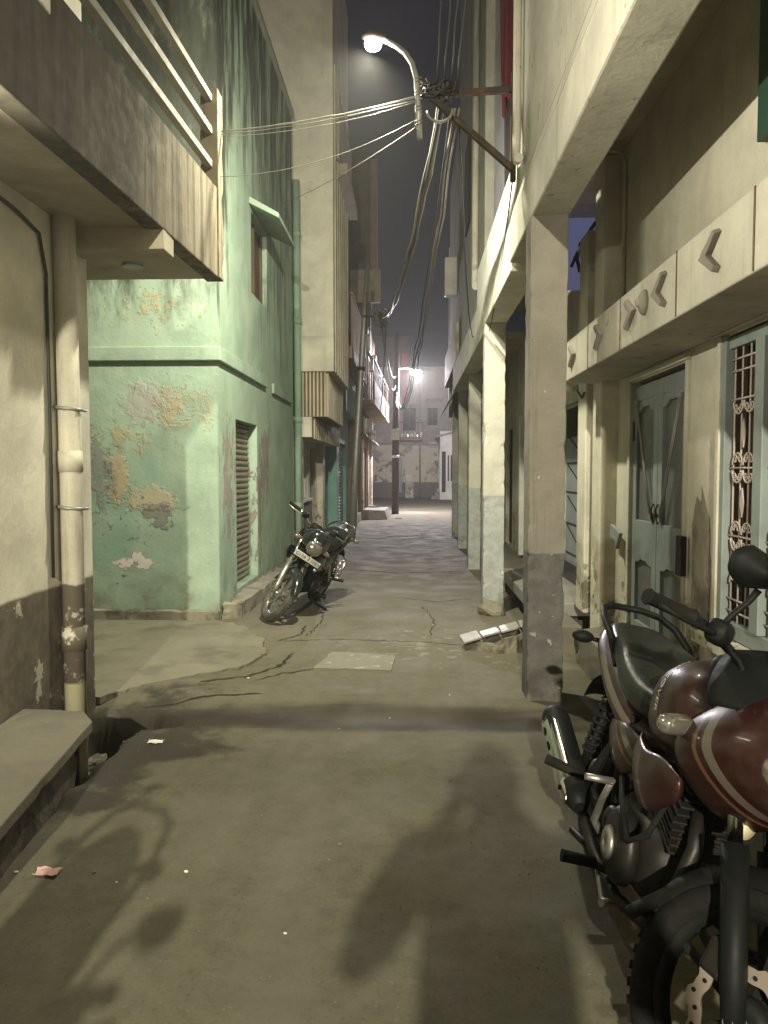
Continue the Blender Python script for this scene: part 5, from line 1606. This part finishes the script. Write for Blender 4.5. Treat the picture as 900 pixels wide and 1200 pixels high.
    # --- shocks
    for s in (-1, 1):
        sho = MB(); spr = MB()
        p0, p1 = Vector((s * .125, -.60, .33)), Vector((s * .118, -.42, .70))
        sho.tube([p0, p0.lerp(p1, .4), p0.lerp(p1, .42), p1], [.020, .020, .010, .012], 10)
        ax = (p1 - p0).normalized()
        u = ax.cross(Vector((1, 0, 0))).normalized(); v = ax.cross(u)
        spr.tube([p0.lerp(p1, .25 + .68 * i / 80) + (u * math.cos(i * .628) + v * math.sin(i * .628)) * .027 for i in range(81)], .0055, 6)
        build('shock_absorber', sho, PL, root)
        build('spring', spr, CH if not near else M['rubber'], root)
    chn = MB().loft([(-.70, -.075, .31, .014, .075, 3), (-.62, -.075, .31, .018, .085, 3), (-.2, -.075, .33, .018, .065, 3), (-.12, -.075, .335, .014, .05, 3)], 16, 3)
    build('chain_case', chn, PL, root)
    # --- tank
    tk = MB().loft([(-.12, 0, .785, .075, .05, 2.6), (-.06, 0, .805, .115, .10, 2.7), (.04, 0, .835, .152, .142, 2.5), (.15, 0, .855, .168, .158, 2.4), (.26, 0, .862, .155, .150, 2.4), (.33, 0, .855, .110, .11, 2.4), (.365, 0, .85, .06, .06, 2.2)], 36, 5)
    tk.xf(Matrix.Translation((0, .04, -.02)))
    tank = build('fuel_tank', tk, P_, root)
    build('filler_cap', MB().tube([(0, .21, .985), (0, .213, .998), (0, .214, 1.002)], [.045, .043, .03], 24), CH, tank)
    if near:
        cu = bpy.data.curves.new('lettering', 'FONT')
        cu.body = 'DISCOVER'; cu.size = .036; cu.extrude = 0; cu.align_x = 'CENTER'; cu.space_character = 1.05
        lt = font_mesh(cu, M['signwhite'])
        lt.parent = tank
        from mathutils.bvhtree import BVHTree
        bvh = BVHTree.FromPolygons([Vector(p) for p in tk.v], tk.f)
        for v in lt.data.vertices:                 # the letters follow the curve of the tank
            an = R(26) - v.co.x / .165
            hit = bvh.ray_cast(Vector((.45 * math.cos(an), .150 + v.co.y + .15 * v.co.x, .83 + .45 * math.sin(an))), Vector((-math.cos(an), 0, -math.sin(an))))
            if hit[0]:
                v.co = hit[0] + Vector((math.cos(an), 0, math.sin(an))) * .0018
    # --- seat
    se = MB().loft([(-.74, 0, .875, .06, .022, 2.8), (-.70, 0, .878, .095, .034, 3.2), (-.52, 0, .858, .130, .050, 3.2), (-.38, 0, .838, .143, .060, 3.2), (-.28, 0, .800, .150, .064, 3.0), (-.16, 0, .775, .142, .062, 3.0), (-.04, 0, .772, .110, .054, 2.8), (.03, 0, .785, .065, .038, 2.6), (.05, 0, .79, .03, .02, 2.4)], 32, 5)
    build('seat', se, M['vinyl'], root)
    # --- tail and side panels
    tl = MB().loft([(-.90, 0, .852, .035, .022, 2.0), (-.86, 0, .845, .075, .045, 1.8), (-.72, 0, .805, .128, .070, 1.7), (-.5, 0, .745, .150, .088, 1.7), (-.32, 0, .69, .150, .100, 1.7), (-.18, 0, .655, .125, .085, 1.8), (-.10, 0, .65, .07, .04, 2.0)], 28, 5)
    tail = build('tail_cowl', tl, P_, root)
    for s in (-1, 1):
        sp_ = MB().loft([(-.34, s * .118, .61, .012, .02, 1.7), (-.24, s * .130, .60, .022, .065, 1.6), (-.12, s * .132, .60, .024, .080, 1.6), (-.01, s * .122, .625, .018, .05, 1.6), (.06, s * .11, .65, .008, .015, 1.7)], 18, 4)
        build('side_panel', sp_, P_, root)
        pe = MB().loft([(.00, s * .130, .69, .006, .012, 1.6), (.09, s * .158, .665, .018, .045, 1.5), (.20, s * .176, .645, .020, .070, 1.5), (.32, s * .176, .665, .018, .075, 1.5), (.43, s * .160, .70, .010, .030, 1.6)], 22, 5)
        pe_ = build('tank_shroud', pe, P_, root)
    build('tail_light', MB().loft([(-.925, 0, .835, .03, .018, 2.6), (-.905, 0, .835, .052, .028, 2.6), (-.875, 0, .838, .05, .028, 2.6)], 18, 3), M['redlens'], root)
    # --- grab rail
    gr = MB().tube([(.125, -.42, .80), (.142, -.50, .885), (.138, -.66, .925), (.115, -.80, .945), (.06, -.875, .95), (-.06, -.875, .95), (-.115, -.80, .945), (-.138, -.66, .925), (-.142, -.50, .885), (-.125, -.42, .80)], .0135, 10)
    build('grab_rail', gr, PL if near else CH, root)
    # --- rear mudguard, indicators, plate
    rm = MB()
    vs = []
    na, nw = 16, 7
    for i in range(na + 1):
        t = i / na
        a = R(75) + R(78) * t
        for j in range(nw):
            u = -1 + 2 * j / (nw - 1)
            rr = .345 + .07 * t - .03 * abs(u) ** 2.4
            vs.append((u * .075, RA.y + rr * math.cos(a), RA.z + .06 + rr * math.sin(a)))
    rm.add(vs, [(i * nw + j, i * nw + j + 1, (i + 1) * nw + j + 1, (i + 1) * nw + j) for i in range(na) for j in range(nw - 1)], True)
    o = build('rear_mudguard', rm, PL, root)
    so = o.modifiers.new('thick', 'SOLIDIFY'); so.thickness = .005
    def indicator(p, d, mdl, par):
        p = Vector(p); d = Vector(d)
        i_ = build('indicator', MB().tube([p, p + d * .05], [.010, .009], 10).ball(p + d * .085, .045 if abs(d.x) > .5 else .03, .026, .026), mdl, par)
        return i_
    for s in (-1, 1):
        indicator((s * .075, -.84, .80), (s, -.15, .05), M['plastic'] if near else M['amber'], root)
    # --- stands
    lean_k = root_lean
    ss = MB().tube([(-.10, .02, .24), (-.20, .0, .17), (-.34, -.03, .34 * math.tan(lean_k) + .012)], .012, 8)
    ss.box(-.375, -.305, -.055, -.005, .34 * math.tan(lean_k) + .002, .34 * math.tan(lean_k) + .014)
    build('side_stand', ss, PL, root)
    cs = MB()
    cs.tube([(-.10, -.18, .24), (.10, -.18, .24)], .014, 8)
    for s in (-1, 1):
        cs.tube([(s * .10, -.18, .24), (s * .13, -.36, .17), (s * .15, -.46, .16)], .014, 8)
    build('centre_stand', cs, PL, root)
    # --- front end
    if near:
        fa = MB().loft([(.35, 0, .80, .150, .10, 1.7), (.38, 0, .80, .176, .150, 1.65), (.45, 0, .815, .182, .175, 1.6), (.53, 0, .845, .165, .165, 1.6), (.60, 0, .865, .135, .135, 1.7), (.655, 0, .868, .090, .10, 1.9), (.675, 0, .866, .05, .055, 2.0)], 36, 5)
        fair = build('fairing', fa, P_, root)
        for s in (-1, 1):
            il = MB().loft([(0, 0, 0, .012, .012, 2.4), (.012, 0, 0, .026, .024, 2.6), (.05, 0, 0, .028, .026, 2.6), (.085, 0, .0, .022, .022, 2.4), (.095, 0, 0, .008, .008, 2)], 20, 4)
            il.xf(Matrix.Translation((s * .155, .39, .855)) @ Matrix.Rotation(-s * R(62), 4, 'Z'))
            il_ = build('indicator', il, M['lens'], root)
            build('indicator_bulb', MB().ball((s * .205, .418, .852), .016, .012, .012), M['amber'], il_)
        ws = MB()
        vs = []
        for i in range(11):
            t = i / 10
            for j in range(13):
                u = -1 + 2 * j / 12
                hw = .155 * (1 - .45 * t ** 2)
                vs.append((u * hw, .60 - .15 * t - .13 * u * u * (1 - .3 * t), .965 + .12 * t - .03 * u * u))
        ws.add(vs, [(i * 13 + j, i * 13 + j + 1, (i + 1) * 13 + j + 1, (i + 1) * 13 + j) for i in range(10) for j in range(12)], True)
        o = build('windscreen', ws, M['plastic'], fair)
        so = o.modifiers.new('thick', 'SOLIDIFY'); so.thickness = .004
        build('headlight', MB().ball((0, .655, .865), .092, .045, .062), M['lens'], fair)
        ins_ = MB().loft([(.27, 0, .985, .07, .03, 3), (.29, 0, .99, .095, .045, 3), (.34, 0, .985, .09, .045, 3), (.37, 0, .98, .06, .03, 3)], 20, 3)
        build('instrument_cluster', ins_, PL, root)
        bdg = MB().loft([(0, 0, 0, .026, .034, 3), (.008, 0, 0, .030, .038, 3), (.014, 0, 0, .024, .032, 3)], 20, 2)
        bdg.xf(Matrix.Translation((.05, .475, .665)) @ Matrix.Rotation(R(-10), 4, 'X'))
        S(bdg)
        build('horn', bdg, M['badge'], root)
    else:
        nf = MB().loft([(.36, 0, .90, .10, .07, 2.6), (.42, 0, .91, .125, .11, 2.5), (.50, 0, .92, .115, .12, 2.4), (.56, 0, .915, .085, .10, 2.3), (.595, 0, .90, .04, .05, 2.2)], 30, 5)
        S(nf)
        nose = build('nose_cowl', nf, P_, root)
        hl = S(MB().loft([(.53, 0, .875, .06, .05, 2.2), (.56, 0, .87, .086, .078, 2.3), (.595, 0, .862, .080, .072, 2.3), (.622, 0, .855, .05, .045, 2.2), (.63, 0, .853, .02, .02, 2)], 30, 4))
        build('headlight', hl, M['lens'], nose)
        vz = S(MB().loft([(.47, 0, 1.03, .07, .012, 2.4), (.50, 0, 1.0, .075, .03, 2.4), (.57, 0, .955, .055, .026, 2.2), (.60, 0, .935, .02, .01, 2)], 20, 4))
        build('visor', vz, M['lens'], nose)
        pl_ = S(MB().box(-.155, .155, .592, .600, .715, .775))
        plo = build('number_plate', pl_, M['plate'], root, .008)
        cu = bpy.data.curves.new('lettering', 'FONT')
        cu.body = 'G17A 3 1083'; cu.size = .054; cu.extrude = .0006; cu.align_x = 'CENTER'; cu.align_y = 'CENTER'
        lt = font_mesh(cu, M['ink'])
        lt.parent = plo
        lt.matrix_local = SM @ Matrix.Translation((0, .6015, .745)) @ Matrix.Rotation(R(180), 4, 'Z') @ Matrix.Rotation(R(90), 4, 'X')
        for s in (-1, 1):
            q = S(MB().tube([(s * .10, .47, .86), (s * .15, .48, .86)], .009, 8).ball((s * .185, .485, .86), .042, .028, .026))
            build('indicator', q, M['amber'], root)
        sg = MB()
        for k in range(3):
            sg.tube([(-.145, -.66 + .0 * k, .62 - .11 * k), (-.19, -.64, .60 - .11 * k), (-.19, -.42, .60 - .11 * k), (-.145, -.40, .62 - .11 * k)], .006, 6)
        sg.tube([(-.19, -.64, .60), (-.19, -.64, .38), (-.19, -.42, .38), (-.19, -.42, .60)], .007, 6)
        build('saree_guard', sg, CH, root)
        ins_ = S(MB().loft([(.29, 0, 1.0, .06, .03, 3), (.31, 0, 1.005, .085, .045, 3), (.36, 0, 1.0, .08, .045, 3), (.39, 0, .99, .05, .03, 3)], 20, 3))
        build('instrument_cluster', ins_, PL, root)
    return root

def park(root, x, y, heading, lean):
    """heading: angle of the forward direction from +Y (counter-clockwise), lean to the bike's left"""
    root.location = (x, y, ground_h(x, y) + .004)
    root.rotation_mode = 'QUATERNION'
    root.rotation_quaternion = (Matrix.Rotation(heading, 3, 'Z') @ Matrix.Rotation(-lean, 3, 'Y')).to_quaternion()

root_lean = R(10.5)
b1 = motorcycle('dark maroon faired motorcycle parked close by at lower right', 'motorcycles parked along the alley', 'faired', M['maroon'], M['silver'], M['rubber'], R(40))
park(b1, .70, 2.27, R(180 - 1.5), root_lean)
root_lean = R(22)
b2 = motorcycle('black motorcycle with number plate parked leaning beside the green wall', 'motorcycles parked along the alley', 'naked', M['blackpaint'], M['silver'], M['tyredust'], R(40))
park(b2, -1.29, 8.17, R(180 - 13), root_lean)

def copy_tree(o, parent=None):
    c = o.copy()
    COL.objects.link(c)
    if parent: 
        c.parent = parent
    for ch_ in list(o.children):
        copy_tree(ch_, c)
    return c
b3 = copy_tree(b1)
b3['label'] = 'third motorcycle left of the viewer, only the shadow of its tail falls in view'
park(b3, -1.23, .14, R(180), R(10.5))
b4 = copy_tree(b1)  # added out of view to shade the maroon bike from the back lamp
b4['label'] = 'unseen motorcycle added behind the maroon one to block the back lamp'
park(b4, .78, .12, R(180), R(10.5))

# ------------------------------------------------------------------ the person taking the picture (their shadow falls on the road)
def person():
    t = thing('person', 'person standing behind the camera holding a phone up, casting the long shadow', 'person', (0.03, -.42, 0))
    X, Y = .03, -.42
    mb = MB()
    def limb(pts, rs):
        mb.tube(pts, rs, 14)
        for p, r in zip(pts, rs):
            mb.ball(p, r, r, r, 12, 8)
    for s in (-1, 1):
        limb([(X + s * .10, Y, .92), (X + s * .105, Y + .01, .50), (X + s * .11, Y - .01, .10)], [.088, .062, .042])
        limb([(X + s * .11, Y - .03, .05), (X + s * .125, Y + .14, .035)], [.042, .032])
        limb([(X + s * .19, Y, 1.41), (X + s * .31, Y + .08, 1.19), (X + s * .10, Y + .27, 1.40)], [.058, .047, .034])
        limb([(X + s * .10, Y + .27, 1.40), (X + s * .075, Y + .305, 1.45)], [.034, .028])
        for k in range(4):
            limb([(X + s * (.075 + .012 * k), Y + .315, 1.445 + .018 * k), (X + s * (.055 + .008 * k), Y + .335, 1.455 + .018 * k), (X + s * .045, Y + .325, 1.46 + .018 * k)], [.010, .009, .008])
        limb([(X + s * .07, Y + .30, 1.43), (X + s * .05, Y + .30, 1.47)], [.012, .010])
    limb([(X, Y, .94), (X, Y, 1.10), (X, Y - .01, 1.30), (X, Y - .01, 1.42)], [.145, .135, .155, .11])
    limb([(X - .13, Y, 1.38), (X + .13, Y, 1.38)], [.085, .085])
    limb([(X, Y, 1.42), (X, Y + .02, 1.52)], [.065, .055])
    mb.ball((X, Y + .02, 1.60), .078, .098, .118, 20, 14)
    limb([(X, Y + .112, 1.60), (X, Y + .128, 1.575)], [.012, .016])
    for s in (-1, 1):
        limb([(X + s * .08, Y + .01, 1.60), (X + s * .084, Y + .0, 1.62)], [.016, .018])
    o = build('body', mb, M['skin'], t)
    rm = o.modifiers.new('remesh', 'REMESH'); rm.mode = 'VOXEL'; rm.voxel_size = .011; rm.use_smooth_shade = True
    sm = o.modifiers.new('smooth', 'SMOOTH'); sm.iterations = 3
    tr = MB()
    tr.tube([(X, Y, 1.02), (X, Y, .90)], [.158, .165], 24)
    for s in (-1, 1):
        tr.tube([(X + s * .09, Y, .93), (X + s * .105, Y + .01, .5), (X + s * .112, Y - .01, .09)], [.098, .078, .065], 16)
    build('trousers', tr, M['trousers'], t)
    sh_ = MB().tube([(X, Y, .90), (X, Y, 1.05), (X, Y - .01, 1.28), (X, Y - .01, 1.40), (X, Y, 1.46)], [.178, .168, .178, .150, .08], 28)
    for s in (-1, 1):
        sh_.tube([(X + s * .13, Y, 1.40), (X + s * .20, Y + .01, 1.40), (X + s * .29, Y + .07, 1.23)], [.085, .078, .068], 16)
    build('shirt', sh_, M['shirt'], t)
    build('hair', MB().ball((X, Y + .005, 1.635), .092, .108, .105, 20, 12), M['hair'], t)
    return t
person()
single('phone', MB().box(-.045, .105, -.098, -.088, 1.44, 1.525), M['plastic'], 'slim black phone held up in both hands behind the lens', 'phone', (.03, -.09, 1.44), None, .004)

# ------------------------------------------------------------------ night air round the lamps
hm = bpy.data.materials.new('night_haze')
hm.use_nodes = True
ht = hm.node_tree
ht.nodes.clear()
ho = ht.nodes.new('ShaderNodeOutputMaterial')
hv = ht.nodes.new('ShaderNodeVolumePrincipled')
hv.inputs['Color'].default_value = (.85, .86, .84, 1)
hv.inputs['Density'].default_value = .0034
hv.inputs['Anisotropy'].default_value = .35
ht.links.new(hv.outputs[0], ho.inputs['Volume'])
hz = build('haze', MB().box(-12, 12, -14, 62, -1.4, 13.5), hm)
tag(hz, kind='stuff')
